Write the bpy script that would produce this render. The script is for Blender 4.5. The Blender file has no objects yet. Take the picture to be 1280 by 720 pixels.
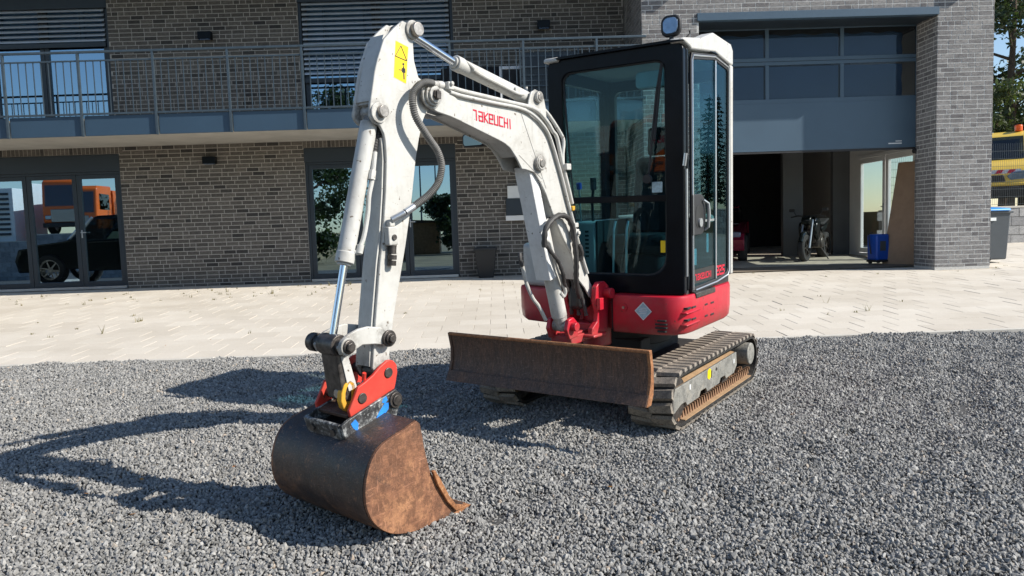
import bpy, bmesh, math, random
import numpy as np
from mathutils import Matrix, Vector, Euler
from math import sin, cos, pi, radians, atan2, sqrt

C = bpy.context.scene.collection
SC = bpy.context.scene
# ------------------------------------------------------------------ camera
SLOPE = 0.034
PSI = 0.0179
PITCH, ROLL = 0.0811, 0.0329
cam_d = bpy.data.cameras.new('camera'); cam = bpy.data.objects.new('camera', cam_d); C.objects.link(cam)
cam_d.sensor_width = 36.0; cam_d.lens = 945.14 / 1280 * 36.0
cam_d.clip_start = 0.05; cam_d.clip_end = 1000
_f = Vector((0, cos(PITCH), -sin(PITCH))); _u = Vector((0, sin(PITCH), cos(PITCH))); _r = Vector((1, 0, 0))
_r2 = cos(ROLL) * _r - sin(ROLL) * _u; _u2 = sin(ROLL) * _r + cos(ROLL) * _u
_m = Matrix((_r2, _u2, -_f)).transposed().to_4x4(); _m.translation = (0, 0, 1.5398)
cam.matrix_world = _m
SC.camera = cam
# ------------------------------------------------------------------ light
SUN_EL, SUN_AZ = radians(35.5), radians(-16.5)          # azimuth from +X
sdir = Vector((cos(SUN_EL) * cos(SUN_AZ), cos(SUN_EL) * sin(SUN_AZ), sin(SUN_EL)))
w = bpy.data.worlds.new('World'); SC.world = w; w.use_nodes = True
wn = w.node_tree.nodes; wl = w.node_tree.links
bg = wn['Background']; sky = wn.new('ShaderNodeTexSky'); sky.sky_type = 'NISHITA'; sky.sun_disc = False
sky.sun_elevation = SUN_EL; sky.sun_rotation = atan2(sdir.x, sdir.y)
sky.air_density = 1.0; sky.dust_density = 0.15; sky.ozone_density = 2.0
wl.new(sky.outputs[0], bg.inputs[0]); bg.inputs[1].default_value = 0.097
sl = bpy.data.lights.new('sun', 'SUN'); sl.energy = 4.35; sl.angle = radians(0.53); sl.color = (1.0, 0.94, 0.85)
so = bpy.data.objects.new('sun', sl); C.objects.link(so)
so.rotation_euler = sdir.to_track_quat('Z', 'Y').to_euler()
SC.view_settings.view_transform = 'Standard'; SC.view_settings.look = 'None'
SC.view_settings.exposure = 0.68; SC.view_settings.gamma = 1.0
SC.cycles.max_bounces = 10; SC.cycles.transparent_max_bounces = 16

# ------------------------------------------------------------------ materials
def nodes(name):
    m = bpy.data.materials.new(name); m.use_nodes = True
    t = m.node_tree; return m, t, t.nodes['Principled BSDF']
def N(t, typ, **kw):
    n = t.nodes.new(typ)
    for k, v in kw.items(): setattr(n, k, v)
    return n
def L(t, a, b): t.links.new(a, b)
def noise(t, scale, detail=4, rough=.6, coord='Object', mapping=None):
    tc = N(t, 'ShaderNodeTexCoord'); n = N(t, 'ShaderNodeTexNoise')
    n.inputs['Scale'].default_value = scale; n.inputs['Detail'].default_value = detail; n.inputs['Roughness'].default_value = rough
    src = tc.outputs[coord]
    if mapping:
        mp = N(t, 'ShaderNodeMapping'); mp.inputs['Scale'].default_value = mapping; L(t, src, mp.inputs[0]); src = mp.outputs[0]
    L(t, src, n.inputs['Vector']); return n.outputs['Fac']
def ramp(t, fac, stops):
    r = N(t, 'ShaderNodeValToRGB'); e = r.color_ramp.elements
    while len(e) < len(stops): e.new(0.5)
    for i, (p, c) in enumerate(stops):
        e[i].position = p; e[i].color = (*c, 1) if len(c) == 3 else c
    L(t, fac, r.inputs[0]); return r.outputs[0]
def mixc(t, fac, a, b, mode='MIX'):
    m = N(t, 'ShaderNodeMix', data_type='RGBA', blend_type=mode)
    if isinstance(fac, (int, float)): m.inputs[0].default_value = fac
    else: L(t, fac, m.inputs[0])
    for i, s in ((6, a), (7, b)):
        if isinstance(s, tuple): m.inputs[i].default_value = (*s, 1)
        else: L(t, s, m.inputs[i])
    return m.outputs[2]
def bump(t, p, h, strength=.3, dist=.01):
    b = N(t, 'ShaderNodeBump'); b.inputs['Strength'].default_value = strength; b.inputs['Distance'].default_value = dist
    L(t, h, b.inputs['Height']); L(t, b.outputs[0], p.inputs['Normal'])
def mathn(t, op, a, b):
    m = N(t, 'ShaderNodeMath', operation=op)
    for i, s in ((0, a), (1, b)):
        if isinstance(s, (int, float)): m.inputs[i].default_value = s
        else: L(t, s, m.inputs[i])
    return m.outputs[0]
def simple(name, col, rough=.5, metal=0, var=.12, scale=6, bstr=0, bscale=80, spec=None):
    m, t, p = nodes(name)
    f = noise(t, scale)
    d = tuple(c * (1 - var) for c in col); l = tuple(min(1, c * (1 + var)) for c in col)
    L(t, ramp(t, f, [(.3, d), (.7, l)]), p.inputs['Base Color'])
    p.inputs['Roughness'].default_value = rough; p.inputs['Metallic'].default_value = metal
    if spec is not None: p.inputs['Specular IOR Level'].default_value = spec
    if bstr: bump(t, p, noise(t, bscale, 5), bstr)
    return m
def painted(name, col, dirt=(.18, .15, .11), amount=.5, rough=.35, chips=None, streak=False, low=None, pins=()):
    """paint with dust patches, fine speckle and small chips"""
    m, t, p = nodes(name)
    f1 = noise(t, 2.3, 6, .65); f2 = noise(t, 26, 3, .6)
    c = ramp(t, f2, [(.35, tuple(x * .93 for x in col)), (.65, col)])
    msk = ramp(t, f1, [(.48, (0, 0, 0)), (.80, (amount,) * 3)])
    c = mixc(t, msk, c, dirt)
    if streak:
        f4 = noise(t, 5, 5, .7, mapping=(6, 6, .35))
        c = mixc(t, ramp(t, f4, [(.56, (0, 0, 0)), (.75, (amount * .8,) * 3)]), c, dirt)
    f5 = noise(t, 11, 9, .8)
    c = mixc(t, ramp(t, f5, [(.52, (0, 0, 0)), (.66, (amount * .55,) * 3)]), c, dirt)
    fs = noise(t, 4, 3, .6, mapping=(3, 25, 40)); c = mixc(t, ramp(t, fs, [(.67, (0, 0, 0)), (.70, (amount * .7,) * 3)]), c, tuple(x * .6 for x in dirt))
    if pins:                                  # grease that has crept out round the pins
        tc = N(t, 'ShaderNodeTexCoord'); acc = 0
        f6 = noise(t, 20, 6, .75)
        for px_, pz_, pr_ in pins:
            sb = N(t, 'ShaderNodeVectorMath', operation='SUBTRACT'); L(t, tc.outputs['Object'], sb.inputs[0]); sb.inputs[1].default_value = (px_, 0, pz_)
            ml = N(t, 'ShaderNodeVectorMath', operation='MULTIPLY'); L(t, sb.outputs[0], ml.inputs[0]); ml.inputs[1].default_value = (1, 0, 1)
            ln = N(t, 'ShaderNodeVectorMath', operation='LENGTH'); L(t, ml.outputs[0], ln.inputs[0])
            mr = N(t, 'ShaderNodeMapRange'); L(t, ln.outputs['Value'], mr.inputs[0]); mr.inputs[1].default_value = pr_; mr.inputs[2].default_value = pr_ * .45; mr.inputs[3].default_value = 0; mr.inputs[4].default_value = .8
            acc = mathn(t, 'MAXIMUM', mr.outputs[0], acc)
        c = mixc(t, mathn(t, 'MULTIPLY', acc, ramp(t, f6, [(.38, (0, 0, 0)), (.62, (1, 1, 1))])), c, (.10, .085, .07))
    if low:
        tc = N(t, 'ShaderNodeTexCoord'); sp = N(t, 'ShaderNodeSeparateXYZ'); L(t, tc.outputs['Object'], sp.inputs[0])
        mr = N(t, 'ShaderNodeMapRange'); L(t, sp.outputs[2], mr.inputs[0]); mr.inputs[1].default_value = low[1]; mr.inputs[2].default_value = low[0]
        c = mixc(t, mathn(t, 'MULTIPLY', mr.outputs[0], ramp(t, f5, [(.35, (.15,) * 3), (.65, (.75,) * 3)])), c, dirt)
    if chips:
        f3 = noise(t, 38, 2, .5)
        c = mixc(t, ramp(t, f3, [(.70, (0, 0, 0)), (.725, (1, 1, 1))]), c, chips)
    L(t, c, p.inputs['Base Color'])
    L(t, ramp(t, f1, [(.4, (rough,) * 3), (.8, (min(1, rough + .35),) * 3)]), p.inputs['Roughness'])
    bump(t, p, f2, .06, .004)
    return m
def brickmat(name, stops, rough=.85):
    m, t, p = nodes(name)
    oi = N(t, 'ShaderNodeObjectInfo'); ge = N(t, 'ShaderNodeNewGeometry')
    r = mathn(t, 'FRACT', mathn(t, 'ADD', oi.outputs['Random'], ge.outputs['Random Per Island']), 0)
    c = ramp(t, r, stops)
    f = noise(t, 16, 8, .8, mapping=(1, 1, 2.2)); c = mixc(t, .8, c, ramp(t, f, [(.34, (.45, .45, .46)), (.5, (1, 1, 1)), (.66, (1.6, 1.57, 1.54))]), 'MULTIPLY')
    fl = noise(t, .45, 4, .6, mapping=(1, 1, .5)); c = mixc(t, .5, c, ramp(t, fl, [(.35, (.82, .82, .84)), (.65, (1.16, 1.15, 1.12))]), 'MULTIPLY')
    L(t, c, p.inputs['Base Color']); p.inputs['Roughness'].default_value = rough
    bump(t, p, noise(t, 55, 6, .7), .5, .006)
    return m
def glassmat(name, tint, fac_min, ior=1.5, rough=0.0, gcol=(.95, .97, 1)):
    m = bpy.data.materials.new(name); m.use_nodes = True; t = m.node_tree
    t.nodes.remove(t.nodes['Principled BSDF']); out = t.nodes['Material Output']
    tr = N(t, 'ShaderNodeBsdfTransparent'); tr.inputs[0].default_value = (*tint, 1)
    gl = N(t, 'ShaderNodeBsdfGlossy'); gl.inputs['Roughness'].default_value = rough; gl.inputs[0].default_value = (*gcol, 1)
    lw = N(t, 'ShaderNodeLayerWeight'); lw.inputs[0].default_value = .5         # Schlick, the same from both faces of the pane
    f0 = ((ior - 1) / (ior + 1)) ** 2 + fac_min
    a = mathn(t, 'ADD', mathn(t, 'MULTIPLY', mathn(t, 'POWER', lw.outputs['Facing'], 5.0), 1 - f0), f0)
    mx = N(t, 'ShaderNodeMixShader'); L(t, a, mx.inputs[0]); L(t, tr.outputs[0], mx.inputs[1]); L(t, gl.outputs[0], mx.inputs[2])
    L(t, mx.outputs[0], out.inputs[0]); return m

M = {}
M['white'] = painted('machine_white_paint', (.545, .54, .51), (.25, .22, .175), .5, .38, chips=(.16, .13, .10), streak=True, pins=((1.345, 2.083, .11), (1.685, 1.975, .085), (1.435, 2.40, .085), (.43, 1.755, .09), (1.723, .878, .09), (1.988, .882, .11), (.405, 2.155, .08), (1.66, 1.30, .06), (.13, .70, .12), (1.75, .70, .13)))
M['grey_guard'] = painted('machine_grey_white_paint', (.74, .745, .74), (.25, .23, .2), .3, .35, chips=(.08, .07, .06), streak=True)
M['red'] = painted('machine_red_paint', (.50, .011, .029), (.24, .11, .085), .35, .32, low=(.61, .73), chips=(.10, .04, .03))
M['red_hitch'] = painted('hitch_red_paint', (.62, .04, .025), (.25, .09, .05), .45, .45, chips=(.14, .07, .04))
M['yellow'] = painted('worn_yellow_paint', (.72, .38, .02), (.22, .09, .04), .7, .5, chips=(.2, .08, .03))
M['black'] = simple('cab_black_paint', (.004, .006, .009), .28, 0, .3, 8, spec=.14)
M['blackplastic'] = simple('black_plastic', (.018, .018, .02), .6, 0, .3, 10)
M['rubber'] = simple('black_rubber', (.03, .03, .031), .8, 0, .35, 9, .3)
M['hose'] = simple('hydraulic_hose_black', (.045, .043, .042), .55, 0, .3, 30)
M['hosegrey'] = simple('hose_spiral_guard', (.16, .155, .145), .5, 0, .25, 30)
M['chrome'] = simple('chrome_rod', (.78, .80, .82), .12, 1, .05, 6)
M['steel'] = simple('worn_pin_steel', (.36, .33, .30), .4, .85, .35, 40, .15)
M['greasy'] = simple('greasy_steel', (.075, .066, .06), .42, .5, .6, 25, .2)
M['whitegrease'] = painted('grimy_white_paint', (.62, .60, .55), (.05, .045, .04), .9, .4, chips=(.06, .05, .05))
M['dkgrey'] = simple('undercarriage_dark', (.022, .021, .021), .75, 0, .4, 6)
M['seat'] = simple('seat_fabric', (.014, .015, .017), .9, 0, .3, 20)
M['console'] = simple('cab_console_grey', (.46, .47, .46), .6, 0, .08, 8)
M['beige'] = simple('cab_headliner', (.30, .285, .255), .9, 0, .08, 8)
M['labelyellow'] = simple('warning_label_yellow', (.86, .60, .0), .45, 0, .05, 20)
M['labelblack'] = simple('label_print_black', (.02, .02, .02), .5)
M['labelred'] = simple('decal_red', (.60, .004, .035), .4, 0, .05)
M['labelblue'] = simple('sticker_blue_grey', (.36, .50, .56), .4, 0, .25, 60)
M['labelwhite'] = simple('sticker_white', (.7, .72, .72), .4, 0, .05)
M['lampglass'] = simple('lamp_lens', (.20, .28, .40), .10, .5, .2, 20)
M['silver'] = simple('brushed_silver', (.52, .54, .56), .35, .8, .1)
M['glass'] = glassmat('cab_tinted_glass', (.58, .77, .80), .0, 1.42, gcol=(.5, .62, .66))
M['dglass'] = glassmat('cab_door_glass', (.44, .66, .71), .0, 1.40, gcol=(.38, .55, .62))
M['mirror'] = simple('mirror_glass', (.10, .13, .16), .04, 1, .03)
M['bglass'] = glassmat('window_glass', (.34, .38, .40), .46, gcol=(.56, .80, 1))
M['carglass'] = glassmat('vehicle_glass', (.2, .25, .26), .04)
M['gglass'] = glassmat('garage_pane', (.62, .66, .70), .0, 1.35)
M['anth'] = simple('anthracite_frame', (.022, .033, .045), .42, .1, .06, 4)
M['panel'] = simple('balcony_blue_grey_panel', (.036, .072, .115), .5, .1, .05, 2)
M['rail'] = simple('grey_railing_paint', (.062, .088, .11), .45, .4, .15, 12)
M['gate'] = simple('garage_door_blue_grey', (.062, .105, .15), .45, .1, .05, 1.5)
M['film'] = simple('frosted_film', (.085, .15, .23), .35, 0, .12, 1.2)
M['slat'] = simple('venetian_slat_grey', (.50, .54, .58), .4, .5, .08, 5)
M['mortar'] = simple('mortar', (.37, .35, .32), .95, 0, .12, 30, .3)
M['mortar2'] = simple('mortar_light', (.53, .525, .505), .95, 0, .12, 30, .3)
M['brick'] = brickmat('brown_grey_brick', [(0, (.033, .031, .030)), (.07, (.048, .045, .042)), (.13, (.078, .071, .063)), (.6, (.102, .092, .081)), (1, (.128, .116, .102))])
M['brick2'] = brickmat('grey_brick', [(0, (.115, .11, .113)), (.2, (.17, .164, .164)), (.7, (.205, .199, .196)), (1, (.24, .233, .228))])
M['soffit'] = simple('balcony_soffit_concrete', (.40, .385, .35), .9, 0, .12, 2.5, .15)
M['plaster'] = simple('white_plaster', (.78, .78, .765), .9, 0, .04, 3)
M['pier'] = simple('shaded_garage_plaster', (.12, .125, .13), .9, 0, .06, 3)  # plaster darkened in its colour for the dimness deep in the garage
M['clear'] = glassmat('clear_door_glass', (.80, .85, .85), .0)
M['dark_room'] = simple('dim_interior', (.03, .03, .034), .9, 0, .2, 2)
M['whitepvc'] = simple('white_pvc', (.78, .78, .77), .35, 0, .03, 3)
M['gfloor'] = simple('garage_concrete_floor', (.20, .165, .125), .7, 0, .18, 1.5)
M['board'] = simple('fibreboard_brown', (.30, .20, .13), .8, 0, .1, 6)
M['tyre'] = simple('tyre_rubber', (.022, .022, .023), .8, 0, .2, 20)
M['alloy'] = simple('alloy_wheel', (.55, .50, .40), .3, .9, .1)
M['carred'] = simple('dark_red_car_paint', (.20, .012, .035), .2, .2, .05, 3)
M['carblack'] = simple('dark_green_black_paint', (.010, .014, .014), .18, .2, .1, 3)
M['truckyellow'] = simple('van_yellow_paint', (.72, .50, .08), .3, 0, .04, 3)
M['truckorange'] = simple('truck_orange_paint', (.78, .13, .01), .3, 0, .05, 3)
M['beacon'] = simple('beacon_orange', (.85, .12, .01), .3, 0, .1, 5)
M['binbody'] = simple('bin_dark_grey', (.055, .065, .075), .5, 0, .06, 5)
M['binlid'] = simple('bin_blue_lid', (.03, .26, .66), .4, 0, .05, 5)
M['bluebox'] = simple('blue_plastic_case', (.008, .075, .42), .4, 0, .1, 6)
M['pot'] = simple('planter_anthracite', (.009, .011, .014), .55, 0, .15, 5)
M['wire'] = simple('fence_wire_anthracite', (.10, .115, .12), .5, .3, .1)
M['bark'] = simple('bark', (.09, .065, .045), .95, 0, .35, 9, .5, 25)
M['timber'] = simple('weathered_timber', (.26, .16, .08), .85, 0, .25, 5)
M['redlight'] = simple('red_lens', (.5, .01, .01), .2)
M['paint_blue'] = simple('sprayed_blue_paint', (.02, .22, .70), .5, 0, .2, 20)

def rustmat(name, dark, mid, bright, f_lo=.35, f_hi=.7, rough=.75, scale=3.5, scratch=True, grain=None, low=None):
    """steel with sharp edged rust blooms, fine pitting and scratches; grain stretches the streaks"""
    m, t, p = nodes(name)
    f = noise(t, scale, 12, .72, mapping=grain); f2 = noise(t, 95, 4, .75); f3 = noise(t, scale * 5, 8, .7, mapping=grain)
    if low:                                  # rust has taken hold of the lower steel, the top is blackened
        tc = N(t, 'ShaderNodeTexCoord'); sp = N(t, 'ShaderNodeSeparateXYZ'); L(t, tc.outputs['Object'], sp.inputs[0])
        mr = N(t, 'ShaderNodeMapRange'); L(t, sp.outputs[2], mr.inputs[0]); mr.inputs[1].default_value = low[0]; mr.inputs[2].default_value = low[1]; mr.inputs[3].default_value = low[2]; mr.inputs[4].default_value = -low[2]
        f = mathn(t, 'ADD', f, mr.outputs[0])
    c = ramp(t, f, [(f_lo, dark), ((f_lo + f_hi) / 2, mid), (f_hi, bright)])
    c = mixc(t, ramp(t, f3, [(.50, (0, 0, 0)), (.56, (.65,) * 3)]), c, tuple(x * .55 for x in mid))
    c = mixc(t, ramp(t, f3, [(.36, (.55,) * 3), (.42, (0, 0, 0))]), c, bright)
    c = mixc(t, .55, c, ramp(t, f2, [(.3, (.45, .45, .45)), (.7, (1.5, 1.42, 1.35))]), 'MULTIPLY')
    if scratch:
        for k, mp in enumerate(((2.2, 30, 30), (30, 30, 2.0), (18, 3, 26))):
            fs = noise(t, 5 + k, 3, .6, mapping=mp)
            c = mixc(t, ramp(t, fs, [(.63, (0, 0, 0)), (.68, (.5,) * 3)]), c, tuple(min(.6, x * 2.1 + .03) for x in mid))
    L(t, c, p.inputs['Base Color']); p.inputs['Metallic'].default_value = .25
    L(t, ramp(t, f, [(.3, (rough - .25,) * 3), (.7, (rough,) * 3)]), p.inputs['Roughness'])
    bump(t, p, mathn(t, 'ADD', f2, f3), .35, .004)
    return m
M['rust_blade'] = rustmat('rusty_brown_blade', (.070, .050, .042), (.125, .078, .057), (.21, .115, .072), scale=3, grain=(5, 5, .8))
M['rust_shell'] = rustmat('bucket_shell_steel', (.032, .031, .034), (.095, .064, .050), (.25, .128, .068), .36, .74, .6, 4.5, low=(.0, .45, .14))
M['rust_side'] = rustmat('bucket_side_rust', (.09, .052, .036), (.24, .112, .062), (.42, .215, .11), .36, .66, .8, 4.5)
M['rust_edge'] = rustmat('rusty_orange_edge', (.25, .11, .05), (.38, .17, .075), (.45, .24, .12), scale=8)
M['hanger'] = rustmat('hanger_worn_steel', (.02, .021, .023), (.055, .058, .062), (.42, .44, .44), .40, .60, .6, 14)
M['dustmetal'] = rustmat('dusty_track_frame', (.20, .20, .18), (.27, .27, .25), (.33, .31, .26), .3, .75, .8, 4, scratch=False)
M['dust'] = simple('dry_orange_dust', (.37, .235, .125), .95, 0, .18, 14, .3)
M['toothdust'] = simple('rusty_dust', (.22, .125, .07), .95, 0, .35, 25, .3)
M['trackdark'] = rustmat('track_rubber_dark', (.022, .021, .020), (.04, .037, .034), (.13, .115, .09), .35, .75, .85, 6, scratch=False)
M['trackrubber'] = rustmat('dusty_track_rubber', (.09, .085, .077), (.26, .235, .20), (.38, .33, .27), .28, .6, .9, 7, scratch=False)

def gravelmat(name, base=False):
    m, t, p = nodes(name)
    if base:
        tc = N(t, 'ShaderNodeTexCoord'); v = N(t, 'ShaderNodeTexVoronoi'); v.inputs['Scale'].default_value = 55
        L(t, tc.outputs['Object'], v.inputs['Vector'])
        sp = N(t, 'ShaderNodeSeparateColor'); L(t, v.outputs['Color'], sp.inputs[0])
        c = ramp(t, sp.outputs[0], [(0, (.03, .03, .03)), (.6, (.06, .059, .057)), (1, (.10, .098, .094))])  # base nearly black: deep shadow in the stone gaps is put into the colour
        L(t, c, p.inputs['Base Color']); p.inputs['Roughness'].default_value = .9
        bump(t, p, v.outputs['Distance'], -.9, .012)
    else:
        oi = N(t, 'ShaderNodeObjectInfo')
        c = ramp(t, oi.outputs['Random'], [(0, (.12, .118, .112)), (.15, (.195, .191, .181)), (.8, (.285, .28, .266)), (.97, (.37, .362, .342)), (1, (.33, .27, .21))])
        c = mixc(t, .5, c, ramp(t, noise(t, 1.6, 4, .6), [(.3, (.72, .72, .72)), (.7, (1.28, 1.28, 1.28))]), 'MULTIPLY')
        L(t, c, p.inputs['Base Color']); p.inputs['Roughness'].default_value = .75
    return m
M['gravel'] = gravelmat('crushed_grey_stone'); M['gravelbase'] = gravelmat('gravel_base_gap_shade', True)
def pavermat():
    m, t, p = nodes('beige_paver')
    oi = N(t, 'ShaderNodeObjectInfo'); ge = N(t, 'ShaderNodeNewGeometry')
    r = mathn(t, 'FRACT', mathn(t, 'ADD', oi.outputs['Random'], ge.outputs['Random Per Island']), 0)
    c = ramp(t, r, [(0, (.555, .508, .435)), (.5, (.59, .542, .467)), (1, (.62, .575, .50))])
    tc = N(t, 'ShaderNodeTexCoord')
    geo = N(t, 'ShaderNodeNewGeometry'); n = N(t, 'ShaderNodeTexNoise'); n.inputs['Scale'].default_value = .8; n.inputs['Detail'].default_value = 7; n.inputs['Roughness'].default_value = .65
    L(t, geo.outputs['Position'], n.inputs['Vector'])
    c = mixc(t, .6, c, ramp(t, n.outputs['Fac'], [(.3, (.80, .77, .72)), (.7, (1.12, 1.12, 1.12))]), 'MULTIPLY')
    n2 = N(t, 'ShaderNodeTexNoise'); n2.inputs['Scale'].default_value = 90; n2.inputs['Detail'].default_value = 3; L(t, geo.outputs['Position'], n2.inputs['Vector'])
    c = mixc(t, .35, c, ramp(t, n2.outputs['Fac'], [(.3, (.75, .75, .75)), (.7, (1.2, 1.2, 1.2))]), 'MULTIPLY')
    L(t, c, p.inputs['Base Color']); p.inputs['Roughness'].default_value = .85
    bump(t, p, n2.outputs['Fac'], .2, .003)
    return m
M['paver'] = pavermat()
M['joint'] = simple('sandy_joint', (.46, .41, .33), .95, 0, .2, 8)
M['kerb'] = simple('concrete_edging', (.54, .51, .45), .9, 0, .1, 8, .2)
M['block'] = brickmat('grey_concrete_block', [(0, (.22, .22, .225)), (.5, (.29, .29, .29)), (1, (.36, .355, .35))])
M['dirt'] = simple('dry_grass_ground', (.19, .15, .085), .95, 0, .35, .6, .3, 12)
def leafmat(name, a, b, c):
    m, t, p = nodes(name)
    ge = N(t, 'ShaderNodeNewGeometry')
    L(t, ramp(t, ge.outputs['Random Per Island'], [(0, a), (.5, b), (1, c)]), p.inputs['Base Color'])
    p.inputs['Roughness'].default_value = .55
    # light passing through the leaf
    out = t.nodes['Material Output']; tl = N(t, 'ShaderNodeBsdfTranslucent'); tl.inputs[0].default_value = (b[0] * 1.6, b[1] * 1.6, b[2] * .8, 1)
    mx = N(t, 'ShaderNodeMixShader'); mx.inputs[0].default_value = .3
    L(t, p.outputs[0], mx.inputs[1]); L(t, tl.outputs[0], mx.inputs[2]); L(t, mx.outputs[0], out.inputs[0])
    return m
M['leaf'] = leafmat('broad_leaf', (.018, .034, .014), (.032, .054, .02), (.055, .078, .03))
M['leaf2'] = leafmat('light_leaf', (.032, .052, .02), (.055, .08, .03), (.085, .105, .042))
M['needle'] = leafmat('conifer_needles', (.015, .03, .014), (.025, .045, .02), (.04, .06, .026))
M['weed'] = leafmat('dry_weed', (.10, .10, .03), (.17, .15, .06), (.24, .19, .09))
M['deadleaf'] = leafmat('fallen_leaf', (.35, .14, .04), (.48, .24, .08), (.30, .12, .05))

# ------------------------------------------------------------------ mesh helpers
AX = {'xyz': lambda u, v, w: (u, v, w), 'xzy': lambda u, v, w: (u, w, v), 'yzx': lambda u, v, w: (w, u, v)}
class MB:
    def __init__(s): s.v = []; s.f = []
    def add(s, vs, fs):
        o = len(s.v); s.v += [tuple(a) for a in vs]; s.f += [tuple(i + o for i in f) for f in fs]; return s
    def box(s, x0, x1, y0, y1, z0, z1):
        return s.add([(x0, y0, z0), (x1, y0, z0), (x1, y1, z0), (x0, y1, z0), (x0, y0, z1), (x1, y0, z1), (x1, y1, z1), (x0, y1, z1)],
                     [(3, 2, 1, 0), (4, 5, 6, 7), (0, 1, 5, 4), (1, 2, 6, 5), (2, 3, 7, 6), (3, 0, 4, 7)])
    def prism(s, poly, w0, w1, ax='xzy'):
        f = AX[ax]; n = len(poly)
        vs = [f(u, v, w0) for u, v in poly] + [f(u, v, w1) for u, v in poly]
        return s.add(vs, [tuple(range(n))[::-1], tuple(range(n, 2 * n))] + [(i, (i + 1) % n, n + (i + 1) % n, n + i) for i in range(n)])
    def ring(s, outer, inner, w0, w1, ax='xzy'):
        f = AX[ax]; n = len(outer)
        vs = [f(*p, w0) for p in outer] + [f(*p, w0) for p in inner] + [f(*p, w1) for p in outer] + [f(*p, w1) for p in inner]
        fs = []
        for i in range(n):
            j = (i + 1) % n
            fs += [(i, j, n + j, n + i), (2 * n + i, 3 * n + i, 3 * n + j, 2 * n + j), (i, 2 * n + i, 2 * n + j, j), (n + i, n + j, 3 * n + j, 3 * n + i)]
        return s.add(vs, fs)
    def cyl(s, a, b, r, n=16, r2=None, cap=True):
        a, b = Vector(a), Vector(b); d = (b - a).normalized(); r2 = r if r2 is None else r2
        x = d.orthogonal().normalized(); y = d.cross(x)
        vs = [a + (x * cos(2 * pi * i / n) + y * sin(2 * pi * i / n)) * r for i in range(n)] + [b + (x * cos(2 * pi * i / n) + y * sin(2 * pi * i / n)) * r2 for i in range(n)]
        fs = [(i, (i + 1) % n, n + (i + 1) % n, n + i) for i in range(n)]
        if cap: fs += [tuple(range(n))[::-1], tuple(range(n, 2 * n))]
        return s.add(vs, fs)
    def tube(s, pts, r, n=8, cap=True):
        pts = [Vector(p) for p in pts]; m = len(pts); rs = r if isinstance(r, (list, tuple)) else [r] * m
        vs = []; ref = None
        for i, p in enumerate(pts):
            d = (pts[min(i + 1, m - 1)] - pts[max(i - 1, 0)]).normalized()
            x = d.orthogonal().normalized() if ref is None else (ref - d * ref.dot(d)).normalized()
            ref = x; y = d.cross(x)
            vs += [p + (x * cos(2 * pi * k / n) + y * sin(2 * pi * k / n)) * rs[i] for k in range(n)]
        fs = [(i * n + k, i * n + (k + 1) % n, (i + 1) * n + (k + 1) % n, (i + 1) * n + k) for i in range(m - 1) for k in range(n)]
        if cap: fs += [tuple(range(n))[::-1], tuple(range((m - 1) * n, m * n))]
        return s.add(vs, fs)
    def strip(s, path, th, w0, w1, ax='xzy'):
        """thick sheet following an open (u,v) path, extruded w0..w1"""
        P = [Vector((u, v)) for u, v in path]; n = len(P); off = []
        for i in range(n):
            d = (P[min(i + 1, n - 1)] - P[max(i - 1, 0)]).normalized(); off.append(P[i] + Vector((-d.y, d.x)) * th)
        poly = [tuple(p) for p in P] + [tuple(p) for p in off[::-1]]
        f = AX[ax]; N2 = 2 * n
        vs = [f(u, v, w0) for u, v in poly] + [f(u, v, w1) for u, v in poly]
        fs = [(i, (i + 1) % N2, N2 + (i + 1) % N2, N2 + i) for i in range(N2)]
        for i in range(n - 1):
            a, b, c, d = i, i + 1, N2 - 2 - i, N2 - 1 - i
            fs += [(a, b, c, d)[::-1], (N2 + a, N2 + b, N2 + c, N2 + d)]
        return s.add(vs, fs)
    def mesh(s, name, mat):
        me = bpy.data.meshes.new(name); me.from_pydata([tuple(v) for v in s.v], [], s.f)
        bm = bmesh.new(); bm.from_mesh(me); bmesh.ops.recalc_face_normals(bm, faces=bm.faces); bm.to_mesh(me); bm.free()
        me.materials.append(mat); return me
    def build(s, name, mat, parent=None, bevel=0, smooth=True, mw=None, seg=2, fix=True):
        if fix: me = s.mesh(name, mat)
        else:
            me = bpy.data.meshes.new(name); me.from_pydata([tuple(v) for v in s.v], [], s.f); me.materials.append(mat)
        if smooth:
            me.polygons.foreach_set('use_smooth', [True] * len(me.polygons)); me.set_sharp_from_angle(angle=radians(35))
        o = bpy.data.objects.new(name, me); C.objects.link(o); o.parent = parent
        if mw is not None: o.matrix_local = mw
        if bevel:
            b = o.modifiers.new('bevel', 'BEVEL'); b.width = bevel; b.segments = seg; b.limit_method = 'ANGLE'; b.angle_limit = radians(40); b.harden_normals = False
        return o
def spline(pts, k=5):
    P = [Vector(p) for p in pts]; out = []
    for i in range(len(P) - 1):
        a = P[max(i - 1, 0)]; b = P[i]; c = P[i + 1]; d = P[min(i + 2, len(P) - 1)]
        for j in range(k):
            t = j / k
            out.append(.5 * (2 * b + (c - a) * t + (2 * a - 5 * b + 4 * c - d) * t * t + (3 * b - a - 3 * c + d) * t ** 3))
    out.append(P[-1]); return out
def rrect(u0, u1, v0, v1, r, k=5):
    rs = r if isinstance(r, (list, tuple)) else [r] * 4        # bl, br, tr, tl
    out = []
    for (cx, cy, a0, rr) in ((u0, v0, pi, rs[0]), (u1, v0, 1.5 * pi, rs[1]), (u1, v1, 0, rs[2]), (u0, v1, .5 * pi, rs[3])):
        x = cx + rr if cx == u0 else cx - rr; y = cy + rr if cy == v0 else cy - rr
        for i in range(k + 1):
            a = a0 + .5 * pi * i / k; out.append((x + rr * cos(a), y + rr * sin(a)))
    return out
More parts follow.
